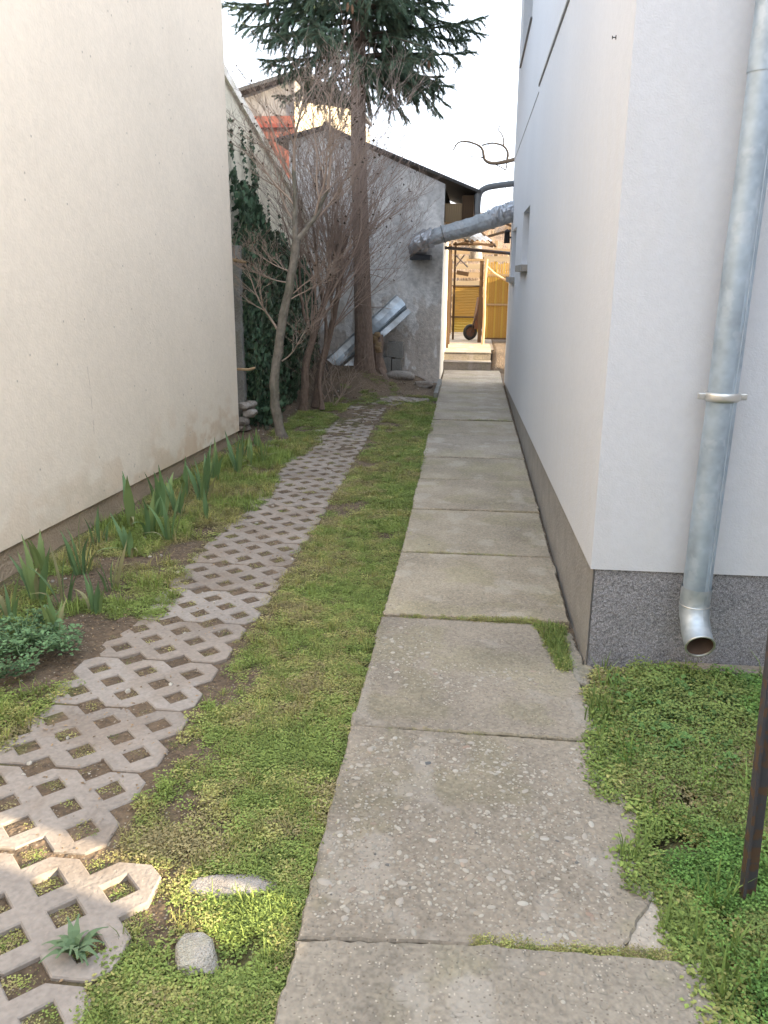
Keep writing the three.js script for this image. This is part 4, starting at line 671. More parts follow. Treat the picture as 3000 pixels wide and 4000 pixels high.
// ------------------------------------------------------------------ spruce
{
  const t = thing('spruce_tree', 'tall dark spruce with hanging branches in front of the shed', 'tree', [-1.53, 0.1, -12.15]);
  const TX = y => -0.13 * clamp(y / 3.4) + 0.01 * y;
  const tp = []; const ys = [-0.15, 0, 0.12, 0.35, 0.8, 1.4, 2, 2.6, 3.2, 4, 5, 6.5, 8, 9.5, 10.8], rs = [0.27, 0.21, 0.165, 0.14, 0.125, 0.118, 0.113, 0.108, 0.104, 0.098, 0.088, 0.07, 0.05, 0.03, 0.008];
  ys.forEach(y => tp.push(V3(TX(y), y, 0))); part('trunk', new TB().tube(tp, rs, 14).geo(), M.bark, t);
  const rg = mulberry(67); // needle spray: a twig with jagged needle fans
  const P = []; const LN = 0.1; for (let f = 0; f < 3; f++) { const a = f * Math.PI / 3, cx = Math.cos(a), sx = Math.sin(a); for (let k = 0; k < 7; k++) for (const s of [-1, 1]) { const y = k / 7 * LN, w = 0.017 * s, b = 0.009; P.push(0, y, 0, 0, y + 0.012, 0, cx * w, y + b + 0.01, sx * w); } }
  const spray = tris(P), L = [], lim = new TB(), cones = [];
  const cone = new THREE.LatheGeometry([[0, 0], [0.018, -0.012], [0.024, -0.045], [0.022, -0.085], [0.012, -0.12], [0, -0.13]].map(p => new THREE.Vector2(...p)), 7);
  const up = V3(0, 1, 0), q = new THREE.Quaternion(), addSpray = (p, d, s, tone) => { q.setFromUnitVectors(up, d); L.push({ m: new THREE.Matrix4().compose(p, q.clone(), V3(s * 1.15, s, s * 1.15)), c: C(0.06, 0.105, 0.07).multiplyScalar(tone).lerp(C(0.16, 0.17, 0.08), rg() * 0.45) }); };
  const branch = (y, az, len, droop, vis, curl) => {
    const pl = [], h = V3(Math.cos(az), 0, Math.sin(az));
    for (let k = 0; k <= 9; k++) { const s = k / 9; pl.push(V3(TX(y), y, 0).addScaledVector(h, len * s).add(V3(rr(-0.02, 0.02, rg), len * (0.1 * s - droop * s * s + curl * droop * Math.pow(s, 4)), rr(-0.02, 0.02, rg)))); }
    lim.tube(pl, pl.map((_, k) => lerp(0.024, 0.004, k / 9)), 4);
    const step = vis ? 0.046 : 0.16; let side = 1;
    for (let s = 0.2; s < 1; s += step / len * rr(0.6, 1.4, rg)) {
      const f = s * 9, i = Math.min(8, Math.floor(f)), bp = pl[i].clone().lerp(pl[i + 1], f - i), bd = pl[i + 1].clone().sub(pl[i]).normalize(); side = -side;
      const lat = V3(-h.z, 0, h.x).multiplyScalar(side), sl = (0.1 + 0.3 * Math.sin(Math.min(1, (1 - s) * 1.6) * 1.57)) * rr(0.4, 1.3, rg);
      let d = bd.clone().multiplyScalar(rr(0.4, 1, rg)).addScaledVector(lat, rr(0.4, 0.9, rg)).add(V3(0, rr(-0.5, 0.15, rg), 0)).normalize(), p = bp.clone(); const ns = Math.max(1, Math.round(sl / 0.07)), tone = rr(0.55, 1.9, rg), tw = [p.clone()], fall = rr(-0.5, -0.05, rg);
      for (let k = 0; k < ns; k++) { addSpray(p, d, rr(0.95, 1.35, rg), tone); p = p.clone().addScaledVector(d, 0.07); d.add(V3(rr(-0.16, 0.16, rg), fall + rr(-0.12, 0.12, rg), rr(-0.16, 0.16, rg))).normalize(); tw.push(p.clone()); if (vis && rg() < 0.8) addSpray(p, d.clone().add(V3(rr(-0.9, 0.9, rg), rr(-0.8, 0.4, rg), rr(-0.9, 0.9, rg))).normalize(), rr(0.55, 1, rg), tone * rr(0.8, 1.3, rg)); }
      if (vis) lim.tube(tw, tw.map((_, k) => 0.0045 * (1 - k / (tw.length + 1))), 3);
      addSpray(bp, bd, 1, tone);
      if (vis && y > 4.1 && s > 0.55 && rg() < 0.02) cones.push(p.clone());
    }
    addSpray(pl[9], pl[9].clone().sub(pl[8]).normalize(), 1.1, 1);
  };
  for (let y = 4.02, w = 0; y < 10.4; y += 0.17 + 0.08 * rg(), w++) {
    const vis = y < 6.2, nb = y < 6.2 ? 8 : 6, R = y < 8 ? 1.62 - 0.1 * Math.abs(y - 4.8) : lerp(1.4, 0.25, (y - 8) / 2.4);
    for (let b = 0; b < nb; b++) { const az = w * 0.9 + b / nb * 6.283 + rr(-0.3, 0.3, rg), lf = Math.cos(az) < -0.2; if (y < 4.35 && lf && rg() < 0.4) continue; branch(y, az, R * rr(0.62, 1.12, rg) * (Math.cos(az) > 0.3 ? 0.88 : 1), rr(0.05, 0.42, rg) + (y < 4.6 ? 0.04 : 0), vis, rr(0.2, 0.6, rg)); }
  }
  branch(4.1, 0.25, 1.15, 0.62, true, 0.0); branch(4.15, -0.3, 1.2, 0.5, true, 0.1); branch(4.0, 0.7, 0.95, 0.45, true, 0.1); branch(4.25, 0.1, 1.45, 0.22, true, 0.5); branch(3.95, -0.9, 0.9, 0.5, true, 0.1); branch(4.5, 0.05, 1.6, 0.1, true, 0.9); branch(4.75, Math.PI - 0.2, 1.75, 0.2, true, 0.6); branch(5.0, Math.PI + 0.2, 1.8, 0.25, true, 0.6);
  const cr = part('crown', lim.geo(), M.spruceTwig, t);
  instanced('needles', spray, M.needle, L, cr).userData.kind = 'stuff';
  cones.slice(0, 40).forEach(p => { const o = part('cone', cone, M.cone, t); o.position.copy(p); o.rotation.set(rr(-0.3, 0.3, rg), rg() * 6, rr(-0.3, 0.3, rg)); o.scale.setScalar(rr(0.8, 1.15, rg)); });
  const dead = new TB(); for (let k = 0; k < 22; k++) { const y = rr(0.9, 3.2, rg), a = rg() * 6.28; growTwigs(dead, V3(TX(y), y, 0), V3(Math.cos(a), rr(-0.3, 0.2, rg), Math.sin(a)).normalize(), rr(0.2, 0.6, rg), 0.007, 1, rg, { depth: 2, kids: [3, 3, 2], sc: [0.3, 0.5], wob: 0.2, up: -0.1, fwd: 0.8, side: 0.7 }); }
  part('dead_twigs', dead.geo(), M.twig, t);
}
// ------------------------------------------------------------------ things leaning on the shed
{
  const g = thing('metal_sheet', 'bent galvanised metal sheet leaning against the grey shed wall', 'sheet');
  const prof = [[0, 0.03], [0.004, 0.0], [0.1, -0.012], [0.2, 0.012], [0.235, 0.05], [0.25, -0.01], [0.33, -0.03], [0.345, 0.03]];
  const A = V3(-2.12, 0.36, -12.3), B = V3(-1.12, 1.28, -12.62), ax = B.clone().sub(A), len = ax.length(); ax.normalize();
  const wd = V3(0.66, -0.72, 0.28); wd.addScaledVector(ax, -wd.dot(ax)).normalize(); const nm = new THREE.Vector3().crossVectors(wd, ax); if (nm.z < 0) nm.negate();
  const P = [], U = [], n = 18, pt = (i, k) => { const s = i / n, q = prof[k]; return A.clone().addScaledVector(ax, s * len + (k < 2 ? 0 : 0.02 * Math.sin(k))).addScaledVector(wd, q[0] + 0.006 * Math.sin(s * 9 + k)).addScaledVector(nm, q[1] + 0.008 * Math.sin(s * 7 + k * 1.3) + 0.004 * Math.sin(s * 23)); };
  for (let i = 0; i < n; i++) for (let k = 0; k < prof.length - 1; k++) { const a = pt(i, k), b = pt(i + 1, k), c = pt(i + 1, k + 1), d = pt(i, k + 1); for (const [v, u] of [[a, [i, k]], [b, [i + 1, k]], [c, [i + 1, k + 1]], [a, [i, k]], [c, [i + 1, k + 1]], [d, [i, k + 1]]]) { P.push(v.x, v.y, v.z); U.push(u[0] / n * len, u[1] * 0.05); } }
  const front = tris(P, U), back = front.clone(); back.translate(-nm.x * 0.002, -nm.y * 0.002, -nm.z * 0.002); part('sheet', mergeGeometries([front, back]), M.galvSheet, g);
  part('rolled_edge', new TB().tube(Array.from({ length: n + 1 }, (_, i) => pt(i, 0)), new Array(n + 1).fill(0.006), 6).geo(), M.galvSheet, g);
  const hollow = (w, h, d) => { const s = new THREE.Shape(); s.moveTo(-w / 2, -d / 2); s.lineTo(w / 2, -d / 2); s.lineTo(w / 2, d / 2); s.lineTo(-w / 2, d / 2); s.closePath(); const q = new THREE.Path(), t = 0.025; q.moveTo(-w / 2 + t, -d / 2 + t); q.lineTo(-w / 2 + t, d / 2 - t); q.lineTo(w / 2 - t, d / 2 - t); q.lineTo(w / 2 - t, -d / 2 + t); q.closePath(); s.holes.push(q); const e = new THREE.ExtrudeGeometry(s, { depth: h - 0.008, bevelEnabled: true, bevelSize: 0.004, bevelThickness: 0.004, bevelOffset: -0.004, bevelSegments: 1 }); e.rotateX(-Math.PI / 2); e.translate(0, 0.004, 0); return uvBox(e, 1.6, w, h); };
  for (const [x, y, w, h, l, a] of [[-1.245, 0.165, 0.125, 0.22, 'lower left hollow concrete block of the stack by the shed', 0.05], [-1.095, 0.165, 0.13, 0.2, 'lower right hollow concrete block of the stack by the shed', -0.04], [-1.185, 0.39, 0.115, 0.22, 'upper left hollow concrete block of the stack by the shed', 0.02], [-1.065, 0.37, 0.12, 0.235, 'upper right hollow concrete block of the stack by the shed', -0.02]]) { const o = solo('concrete_block', hollow(w, h, 0.2), M.block, l, 'block', 'concrete blocks stacked by the shed'); o.position.set(x, y, -12.62); o.rotation.y = a; }
  const st = thing('tree_stump', 'gnarled old stump with broken top between spruce and blocks', 'stump', [-1.37, 0.1, -12.4]);
  const pl = [V3(0.05, -0.1, 0), V3(0.03, 0.1, 0), V3(0, 0.3, 0), V3(-0.01, 0.5, 0), V3(0, 0.63, 0)]; let sg = new TB().tube(pl, [0.15, 0.1, 0.085, 0.095, 0.085], 14).geo(); const sp = sg.attributes.position; for (let i = 0; i < sp.count; i++) { const a = fbm(sp.getX(i) * 16 + 3, sp.getY(i) * 9 + sp.getZ(i) * 14, 541, 3) - 0.5; sp.setXYZ(i, sp.getX(i) * (1 + a * 0.7), sp.getY(i), sp.getZ(i) * (1 + a * 0.7)); } sg.computeVertexNormals(); part('stump', sg, M.bark, st);
  const rs = mulberry(83); for (let k = 0; k < 6; k++) { const b = part('burl', rockGeo(0.1, 0.09, 0.09, 560 + k, 1), M.wood, st); b.position.set(rr(-0.05, 0.05, rs), 0.4 + 0.045 * k, 0.06 + rr(-0.02, 0.02, rs)); }
  part('root', tubeGeo(smoothPath([[0.05, 0.12, 0.06], [0.12, 0.04, 0.16], [0.2, -0.03, 0.3], [0.3, -0.1, 0.42]], 10), [0.05, 0.05, 0.045, 0.042, 0.04, 0.036, 0.032, 0.028, 0.024, 0.02, 0.016], 8), M.bark, st);
  let o = solo('boulder', rockGeo(0.42, 0.17, 0.24, 571, 3), M.rock, 'long flat grey boulder lying below the concrete blocks', 'boulder'); o.position.set(-1.03, 0.13, -12.32); o.rotation.y = -0.15;
  o = solo('boulder', rockGeo(0.26, 0.11, 0.18, 573, 3), M.rock, 'smaller half buried boulder nearer the shed corner', 'boulder'); o.position.set(-0.66, 0.04, -12.15); o.rotation.y = 0.2;
  o = solo('garden_stake', tubeGeo([[-2.02, 0, -11.6], [-2.12, 0.58, -11.7]], 0.014, 6), M.black, 'left one of two crossed dark garden stakes before the metal sheet', 'stake', 'garden stakes');
  o = solo('garden_stake', tubeGeo([[-1.92, 0, -11.6], [-2.06, 0.56, -11.65]], 0.014, 6), M.black, 'right one of two crossed dark garden stakes before the metal sheet', 'stake', 'garden stakes');
  o = solo('pale_rock', rockGeo(0.1, 0.06, 0.13, 581, 2), M.rockPale, 'pale grey rock sunk in the moss near the first slab', 'rock'); o.position.set(-0.615, -0.008, -1.6); o.rotation.y = 0.4;
  o = solo('flat_stone', rockGeo(0.25, 0.03, 0.09, 583, 2, 0.12), M.rock, 'flat grey stone lying flush in the moss beside the path', 'stone'); o.position.set(-0.59, -0.01, -1.845); o.rotation.y = 0.12;
}
// ------------------------------------------------------------------ irises along the left wall
{
  const blade = (len, w, bend, seed) => { const P = [], n = 7, c = i => { const s = i / n, y = len * (s - 0.1 * bend * s * s), x = len * bend * 0.5 * s * s * s + 0.003 * Math.sin(s * 6 + seed), ww = w * (s < 0.55 ? 0.7 + 0.55 * s : (1 - s) / 0.45 * 1.0) * 0.5; return [x, y - (bend > 0.7 ? len * 0.35 * (bend - 0.6) * s * s * s : 0), Math.max(ww, 0.0005)]; }; for (let i = 0; i < n; i++) { const a = c(i), b = c(i + 1), f = 0.22; for (const s of [-1, 1]) { const A0 = [a[0], a[1], 0], A1 = [a[0] - f * a[2], a[1], s * a[2]], B0 = [b[0], b[1], 0], B1 = [b[0] - f * b[2], b[1], s * b[2]]; P.push(...A0, ...A1, ...B1, ...A0, ...B1, ...B0); } } return tris(P); };
  const vars = []; for (let k = 0; k < 10; k++) vars.push(blade([0.2, 0.26, 0.31, 0.36, 0.29, 0.23, 0.33, 0.27, 0.24, 0.19][k], [0.026, 0.03, 0.034, 0.038, 0.03, 0.026, 0.034, 0.03, 0.022, 0.02][k], [0.1, 0.25, 0.18, 0.12, 0.45, 0.3, 0.2, 0.1, 1.0, 1.3][k], k));
  const spots = [[-2.166, -3.508, 0.8, 3, 'iris at the left edge of the picture beside the leafy weeds'], [-2.296, -4.07, 0.9, 3, 'small iris close to the cream wall foot near the left edge'], [-2.133, -3.72, 1.05, 4, 'tall leaning iris with broad blades nearest the left edge'], [-1.967, -3.648, 0.95, 4, 'upright iris just in front of the leafy weeds'], [-2.08, -4.1, 1.15, 5, 'tall iris with yellowed tips beside the bare plinth'], [-1.783, -3.611, 0.7, 3, 'lone small iris at the bare soil patch'], [-1.82, -3.3, 0.75, 3, 'nearest small iris standing right of the leafy weeds'], [-1.834, -3.93, 0.7, 3, 'short iris out in front of the row near the pavers'], [-1.943, -4.43, 0.85, 4, 'stocky iris with wide blades just below the biggest one'], [-2.144, -4.96, 1.35, 6, 'biggest iris fan rising over the plinth line'], [-1.971, -4.83, 1.0, 4, 'narrow iris just right of the biggest one'], [-1.823, -4.75, 1.05, 4, 'iris with curled pale leaves in front of the tall spear'], [-2.05, -5.25, 1.3, 3, 'single tall iris spear before the plinth'], [-2.05, -5.75, 1.2, 5, 'dense iris clump midway along the cream wall'], [-1.88, -5.62, 1.0, 5, 'iris clump with a drooping leaf midway along the bed'], [-1.97, -5.98, 1.1, 4, 'iris behind the dense middle clump'], [-1.88, -6.55, 1.05, 5, 'first iris of the far group by the house corner'], [-1.86, -6.85, 1.0, 4, 'second iris of the far group by the house corner'], [-1.78, -7.0, 0.9, 4, 'third iris of the far group with drooping tips'], [-2.02, -7.2, 0.95, 4, 'farthest iris next to the cream house corner'], [-2.2, -4.6, 0.75, 3, 'short iris at the plinth just left of the biggest fan'], [-1.95, -5.3, 0.9, 4, 'iris right of the single tall spear'], [-1.98, -6.25, 0.95, 4, 'iris between the middle clump and the far group'], [-1.72, -5.2, 0.6, 3, 'low iris tuft nearest the pavers midway'], [-1.95, -7.45, 0.8, 4, 'last low iris by the bare tree foot']];
  const ri = mulberry(97);
  for (let [x, z, s, n, l] of spots) {
    const t = thing('iris_plant', l, 'plant', [x, soilY(x, z) - 0.01, z], 'irises along the cream wall'), fan = ri() * 6.28;
    n += 1; for (let k = 0; k < n + 1; k++) { const last = k === n, v = last && ri() < 0.6 ? 8 + Math.floor(ri() * 2) : Math.floor(ri() * 8), o = part('leaf', vars[v], M.iris[ri() < 0.1 || v === 9 ? 3 : Math.floor(ri() * 3)], t); const sd = (k - n / 2) / n; o.position.set(Math.cos(fan) * sd * 0.06, 0, Math.sin(fan) * sd * 0.06); o.rotation.order = 'YXZ'; o.rotation.set(rr(-0.1, 0.1, ri), -fan + (sd < 0 ? Math.PI : 0) + rr(-0.4, 0.4, ri), -Math.abs(sd) * rr(0.3, 0.8, ri)); o.scale.set(s * rr(0.8, 1.15, ri), s * rr(0.8, 1.15, ri), s * rr(1.0, 1.4, ri)); }
  }
}
// ------------------------------------------------------------------ weeds and ground cover
{
  const rg = mulberry(101);
  const leafQuad = (P, bx, by, bz, yaw, pit, l, w) => { const d = V3(Math.cos(yaw) * Math.cos(pit), Math.sin(pit), Math.sin(yaw) * Math.cos(pit)), s = V3(-Math.sin(yaw), 0, Math.cos(yaw)); const b = V3(bx, by, bz), m1 = b.clone().addScaledVector(d, l * 0.55).addScaledVector(s, w / 2), m2 = b.clone().addScaledVector(d, l * 0.55).addScaledVector(s, -w / 2), e = b.clone().addScaledVector(d, l); e.y -= l * 0.2; P.push(...b.toArray(), ...m1.toArray(), ...e.toArray(), ...b.toArray(), ...e.toArray(), ...m2.toArray()); };
  const tuft = (n, R, hgt, l, w) => { const P = []; for (let k = 0; k < n; k++) { const a = rg() * 6.28, r = R * Math.sqrt(rg()); leafQuad(P, Math.cos(a) * r, hgt * rg(), Math.sin(a) * r, rg() * 6.28, rr(-0.1, 0.9, rg), l * rr(0.7, 1.3, rg), w * rr(0.7, 1.3, rg)); } return tris(P); };
  const blades = (n, R, hgt, w) => { const P = []; for (let k = 0; k < n; k++) { const a = rg() * 6.28, r = R * Math.sqrt(rg()), x = Math.cos(a) * r, z = Math.sin(a) * r, yw = rg() * 6.28, h = hgt * rr(0.5, 1.2, rg), t = rr(0.1, 0.7, rg) * h, s = [-Math.sin(yw) * w / 2, Math.cos(yw) * w / 2], mx = x + Math.cos(yw) * t * 0.35, mz = z + Math.sin(yw) * t * 0.35; P.push(x - s[0], 0, z - s[1], x + s[0], 0, z + s[1], mx + s[0], h * 0.6, mz + s[1], x - s[0], 0, z - s[1], mx + s[0], h * 0.6, mz + s[1], mx - s[0], h * 0.6, mz - s[1], mx - s[0], h * 0.6, mz - s[1], mx + s[0], h * 0.6, mz + s[1], x + Math.cos(yw) * t, h, z + Math.sin(yw) * t); } return tris(P); };
  const tMoss = [tuft(30, 0.03, 0.01, 0.0075, 0.0055), tuft(26, 0.028, 0.015, 0.0095, 0.006), tuft(26, 0.034, 0.007, 0.006, 0.0045)], tBlade = blades(10, 0.025, 0.05, 0.0028);
  const tClover = tuft(34, 0.05, 0.05, 0.0135, 0.011), tWeed = tuft(24, 0.06, 0.09, 0.036, 0.026);
  const green = (n, rng) => { const k = rr(0.6, 1.4, rng); const c = n < 0.4 ? C(0.33, 0.28, 0.14) : n < 0.5 ? C(0.37, 0.35, 0.13) : n < 0.57 ? C(0.31, 0.335, 0.105) : C(0.235, 0.3, 0.08); return c.multiplyScalar(k); };
  const bins = [[], [], []], bl = [], cl = [], wd = [], br = mulberry(103);
  const put = (x, z, y, s, n) => bins[Math.floor(br() * 3)].push({ m: mtx(x, y, z, rr(-0.15, 0.15, br), br() * 6.28, rr(-0.15, 0.15, br), s), c: green(n + rr(-0.12, 0.12, br), br) });
  // strip between pavers and slabs
  for (let k = 0; k < 26000; k++) {
    const z = -0.95 - 10.3 * Math.pow(br(), 1.5), xl = z > -1.92 ? -0.82 : -1.0, x = rr(xl, PX0 + 0.03 + 0.02 * Math.sin(z * 5), br), m = mossMask(x < -0.985 ? -0.985 : x, z);
    if (br() > m * 1.0 + 0.03 || Math.hypot(x + 0.615, z + 1.6) < 0.075 || Math.hypot(x + 0.5, z + 1.62) < 0.05 || (Math.abs(x + 0.59) < 0.11 && Math.abs(z + 1.845) < 0.035)) continue;
    const n = 0.55 * fbm(x * 4 + 3, z * 4 + 5, 221, 4) + 0.45 * fbm(x * 15 + 3, z * 15 + 5, 227, 3) + 0.1 * sst(-0.85, -0.5, x); put(x, z, soilY(x, z) + 0.0, rr(0.7, 1.35, br) * (z < -5 ? 1.3 : 1), n);
    if (br() < 0.06) bl.push({ m: mtx(x, soilY(x, z), z, 0, br() * 6.28, 0, rr(0.4, 1, br)), c: green(n, br) });
  }
  // paver holes
  for (let k = 0; k < paverSpots.length; k++) { const [px, pz, a] = paverSpots[k]; for (const [x, z] of [[-0.2, -0.1], [0, -0.1], [0.2, -0.1], [-0.1, 0], [0.1, 0], [-0.2, 0.1], [0, 0.1], [0.2, 0.1], [-0.1, 0.2], [0.1, 0.2], [0.3, 0], [-0.3, 0]]) { const dens = pz > -2.0 ? rr(0.7, 1.6, br) : br() < 0.3 ? rr(0.2, 0.8, br) : br() < 0.6 ? 0.2 : 0.05; const cnt = Math.round(dens * 20); for (let j = 0; j < cnt; j++) { const u = rr(-0.045, 0.045, br), v = rr(-0.045, 0.045, br); if (Math.abs(u) + Math.abs(v) > 0.05) continue; const X = px + x + u, Z = pz - z + v; put(X, Z, soilY(X, Z) - 0.002, rr(0.5, 0.9, br), rr(0.34, 0.56, br)); } } }
  // bed under the wall
  for (let k = 0; k < 11000; k++) {
    const z = -2.4 - 5.6 * br(), x = rr(LW(z) + 0.03, -1.5 + 0.06 * Math.sin(z * 3), br), m = mossMask(Math.min(x, -1.505), z); if (br() > m) continue;
    const n = fbm(x * 3 + 3, z * 3 + 5, 223, 4) + 0.05; put(x, z, soilY(x, z), rr(0.9, 1.7, br), n); if (br() < 0.1) bl.push({ m: mtx(x, soilY(x, z), z, 0, br() * 6.28, 0, rr(0.7, 1.7, br)), c: green(n + 0.05, br) });
  }
  for (let k = 0; k < 4200; k++) { const z = rr(-10.6, -7.6, br), x = rr(-2.0, -1.5, br), m = mossMask(clamp(x, -2.05, -1.25), z); if (br() > m) continue; put(x, z, soilY(x, z), rr(1, 1.8, br), 0.5 + 0.2 * br()); }
  for (let k = 0; k < 700; k++) { const x = rr(-1.75, -1.0, br), z = rr(-12.0, -10.4, br); if (fbm(x * 3, z * 2, 229, 3) < 0.5) continue; put(x, z, soilY(x, z), rr(1, 1.9, br), 0.6); }
  // right side weeds
  const edgeR = z => z > -1.72 ? 0.6 : z > -1.93 ? 0.6 : z > -2.1 ? 0.52 : z > -2.35 ? 0.585 : z > -2.72 ? 0.5 : z > -3.05 ? 0.54 : 0.6;
  for (let k = 0; k < 9500; k++) {
    const z = rr(-3.22, -0.9, br), x = edgeR(z) + (1.5 - edgeR(z)) * Math.pow(br(), 1.25) - 0.03 + 0.05 * (fbm(z * 9, 3, 231, 2) - 0.5);
    if (Math.hypot((x - 0.72) * 1, (z + 2.33) * 0.8) < 0.055 || Math.hypot((x - 0.64), (z + 2.12) * 1.5) < 0.09) continue;
    const n = fbm(x * 2.5 + 1, z * 2.5 + 9, 233, 4), hi = sst(0.0, 0.14, x - edgeR(z));
    const mound = 0.04 * hi * fbm(x * 5 + 4, z * 5, 239, 3) * (z < -2.4 ? 1.5 : 1);
    if (n < 0.5 || hi < 0.5) put(x, z, mound * br(), rr(1.1, 2.0, br), n + 0.05);
    if (br() < 0.75 * hi + 0.08) cl.push({ m: mtx(x, mound * rr(0.2, 1.1, br), z, rr(-0.3, 0.3, br), br() * 6.28, rr(-0.3, 0.3, br), rr(0.4, 0.85, br) * (0.6 + 0.4 * hi) * (z < -2.7 ? 1.2 : 1)), c: C(0.16, 0.285, 0.07).multiplyScalar(rr(0.5, 1.5, br)).lerp(C(0.28, 0.3, 0.1), 0.6 * sst(0.55, 0.4, n)) });
    if (br() < 0.012) bl.push({ m: mtx(x, 0.01, z, 0, br() * 6.28, 0, rr(1, 2.2, br)), c: C(0.17, 0.24, 0.065).multiplyScalar(rr(0.7, 1.4, br)) });
  }
  for (let k = 0; k < 520; k++) { const t = Math.pow(br(), 0.8), z = lerp(-3.22, -3.69, t), c = 0.435 - 0.02 * t, w = lerp(0.006, 0.062, t) * (0.6 + 0.8 * fbm(z * 18, 3, 237, 2)), x = c + rr(-1, 1, br) * w; put(x, z, 0.0, rr(0.7, 1.4, br), rr(0.45, 0.66, br)); if (br() < 0.12) bl.push({ m: mtx(x, 0, z, 0, br() * 6.28, 0, rr(0.5, 1.2, br)), c: C(0.18, 0.24, 0.07) }); }
  // joints of the slab path
  for (const [z, x0, x1, n, s] of [[-3.712, -0.3, 0.4, 150, 0.8], [-3.715, 0.05, 0.36, 160, 1.2], [-1.675, 0.05, 0.58, 330, 0.9], [-4.68, -0.3, 0.3, 80, 0.7], [-9.38, 0, 0.46, 60, 1], [-2.68, -0.3, 0.1, 24, 0.5]]) for (let k = 0; k < n; k++) put(rr(x0, x1, br), z + rr(-0.014, 0.014, br) - (z === -1.675 ? 0.025 : 0), rr(0.0, 0.01, br), rr(0.5, 0.95, br) * s, rr(0.38, 0.54, br));
  // taller weeds
  for (let k = 0; k < 150; k++) { const x = rr(0.62, 1.3, br), z = rr(-3.12, -2.5, br); wd.push({ m: mtx(x, 0.0, z, 0, br() * 6.28, 0, rr(0.4, 0.75, br)), c: C(0.12, 0.215, 0.065).multiplyScalar(rr(0.6, 1.4, br)) }); }
  const moss = tag(instanced('ground_cover', tMoss[0], M.leaf, bins[0], scene), 'small leaved yellow green ground cover over the soil', 'ground cover', null, 'stuff');
  tag(instanced('moss', tMoss[1], M.leaf, bins[1], scene), 'bright green chickweed and moss between pavers and slabs', 'moss', null, 'stuff');
  tag(instanced('creeping_weeds', tMoss[2], M.leaf, bins[2], scene), 'fine creeping weeds scattered in the mossy strip', 'weeds', null, 'stuff');
  tag(instanced('grass', tBlade, M.leaf, bl, scene), 'thin grass blades growing out of the moss', 'grass', null, 'stuff');
  tag(instanced('clover', tClover, M.leaf, cl, scene), 'thick green clover below the downpipe at right', 'clover', null, 'stuff');
  tag(instanced('leafy_weeds', tWeed, M.leaf, wd, scene), 'taller leafy weeds against the speckled plinth', 'weeds', null, 'stuff');
  // leafy clump at left edge
  const lc = thing('weed_clump', 'bushy blue green weed clump at the left edge before the irises', 'plant', [-1.88, 0.02, -3.1]);
  const L = []; for (let k = 0; k < 120; k++) { const a = br() * 6.28, r = (0.2 + 0.16 * fbm(Math.cos(a) * 2 + 5, Math.sin(a) * 2 + 5, 241, 3)) * Math.sqrt(br()); L.push({ m: mtx(Math.cos(a) * r * 0.75, 0.0 + 0.07 * fbm(Math.cos(a) * r * 9 + 3, Math.sin(a) * r * 9, 243, 2) * br(), Math.sin(a) * r * 1.1, 0, br() * 6.28, 0, rr(0.4, 0.75, br)), c: C(0.14, 0.235, 0.11).multiplyScalar(rr(0.5, 1.5, br)) }); }
  instanced('leaves', tWeed, M.leaf, L, lc).userData.kind = 'stuff';
  const st = new TB(); for (let k = 0; k < 24; k++) { const a = br() * 6.28, r = rr(0.05, 0.25, br); st.tube([V3(0, -0.02, 0), V3(Math.cos(a) * r * 0.5, 0.08, Math.sin(a) * r * 0.6), V3(Math.cos(a) * r, rr(0.06, 0.13, br), Math.sin(a) * r)], [0.003, 0.0025, 0.0015], 4); } part('stems', st.geo(), M.iris[0], lc);
  // dandelion rosette in a paver hole
  const dn = thing('dandelion', 'dandelion rosette growing in the nearest pavers', 'plant', [-0.905, 0.0, -1.565]);
  const dl = (len) => { const P = [], n = 6; for (let i = 0; i < n; i++) { const w = s => 0.008 * Math.sin(Math.min(1, s * 1.1 + 0.1) * 3.0) * (1 + 0.35 * (Math.round(s * n) % 2)) + 0.0015, f = s => [len * s, 0.035 * Math.sin(s * 2.6), w(s)], a = f(i / n), b = f((i + 1) / n); P.push(a[0], a[1], -a[2], a[0], a[1], a[2], b[0], b[1], b[2], a[0], a[1], -a[2], b[0], b[1], b[2], b[0], b[1], -b[2]); } return tris(P); };
  const dv = [dl(0.08), dl(0.105), dl(0.065)]; for (let k = 0; k < 22; k++) { const o = part('leaf', dv[k % 3], M.dandelion, dn); o.scale.setScalar(0.85); o.rotation.set(0, k * 2.4 + rr(-0.3, 0.3, br), rr(-0.05, 0.5, br)); o.rotation.order = 'YXZ'; }
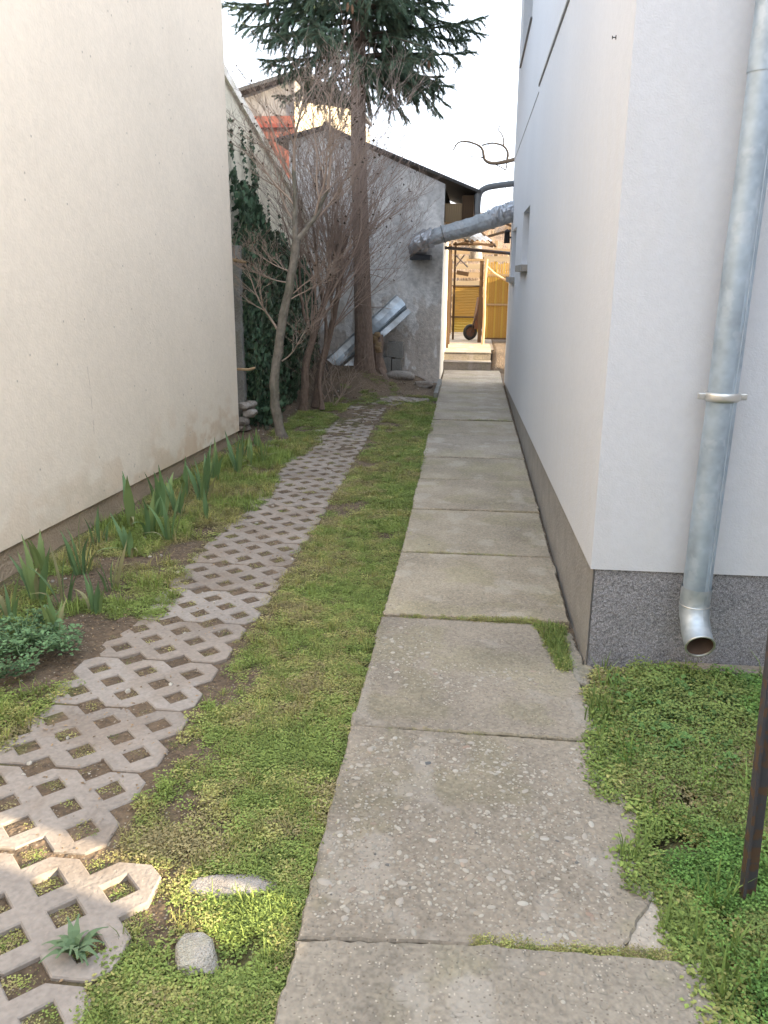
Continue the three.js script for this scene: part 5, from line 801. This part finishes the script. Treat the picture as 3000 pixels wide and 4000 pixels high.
  const lg2 = tris([0, 0, 0, 0.5, 0.12, 0.3, 1, 0, 0, 0, 0, 0, 1, 0, 0, 0.5, 0.12, -0.3]), lit = [];
  for (let k = 0; k < 6000; k++) { const q = br(); let x, z; if (q < 0.5) { const [px, pz] = paverSpots[Math.floor(br() * 20)]; x = px + rr(-0.3, 0.3, br); z = pz + rr(-0.2, 0.2, br); const u = Math.abs(((x - px) / 0.1 % 2 + 2) % 2 - 1), v = Math.abs(((z - pz) / 0.1 % 2 + 2) % 2 - 1); if (Math.abs(u - v) > 0.3 && br() < 0.75) continue; } else if (q < 0.8) { z = rr(-9, -2.4, br); x = rr(-2.25, -1.5, br); } else { z = rr(-9, -1.4, br); x = rr(-1.0, -0.4, br); } const s = rr(0.006, 0.016, br), kk = rr(0.5, 1.3, br); const onP = q < 0.5 && soilY(x, z) < -0.004; lit.push({ m: mtx(x, (onP ? Math.max(soilY(x, z), -0.012) : soilY(x, z)) + 0.006, z, rr(-0.5, 0.5, br), br() * 6.28, rr(-0.5, 0.5, br), s), c: C(0.3 * kk, 0.2 * kk, 0.11 * kk) }); }
  tag(instanced('leaf_litter', lg2, M.pebble, lit, scene), 'dry brown leaf litter scattered over soil and pavers', 'litter', null, 'stuff');
  // small stones and litter on the bare soil
  const gv = [], pg = new THREE.IcosahedronGeometry(1, 0); for (let k = 0; k < 1500; k++) { const left = br() < 0.7, z = left ? -2.2 - 8 * br() : rr(-12.4, -10, br), x = left ? rr(-2.2, -0.99, br) : rr(-1.9, -0.5, br), s = 0.003 + 0.009 * Math.pow(br(), 4), k2 = rr(0.6, 1.2, br); gv.push({ m: mtx(x, soilY(x, z) + s * 0.3, z, br() * 3, br() * 6, 0, s * 1.3, s * 0.7, s), c: br() < 0.3 ? C(0.42 * k2, 0.38 * k2, 0.32 * k2) : C(0.16 * k2, 0.11 * k2, 0.075 * k2) }); }
  tag(instanced('gravel', pg, M.pebble, gv, scene), 'scattered crumbs of gravel on the bare soil', 'gravel', null, 'stuff');
}

scene.traverse(o => { if (o.isMesh) { o.castShadow = true; o.receiveShadow = true; } });
renderer.render(scene, camera);
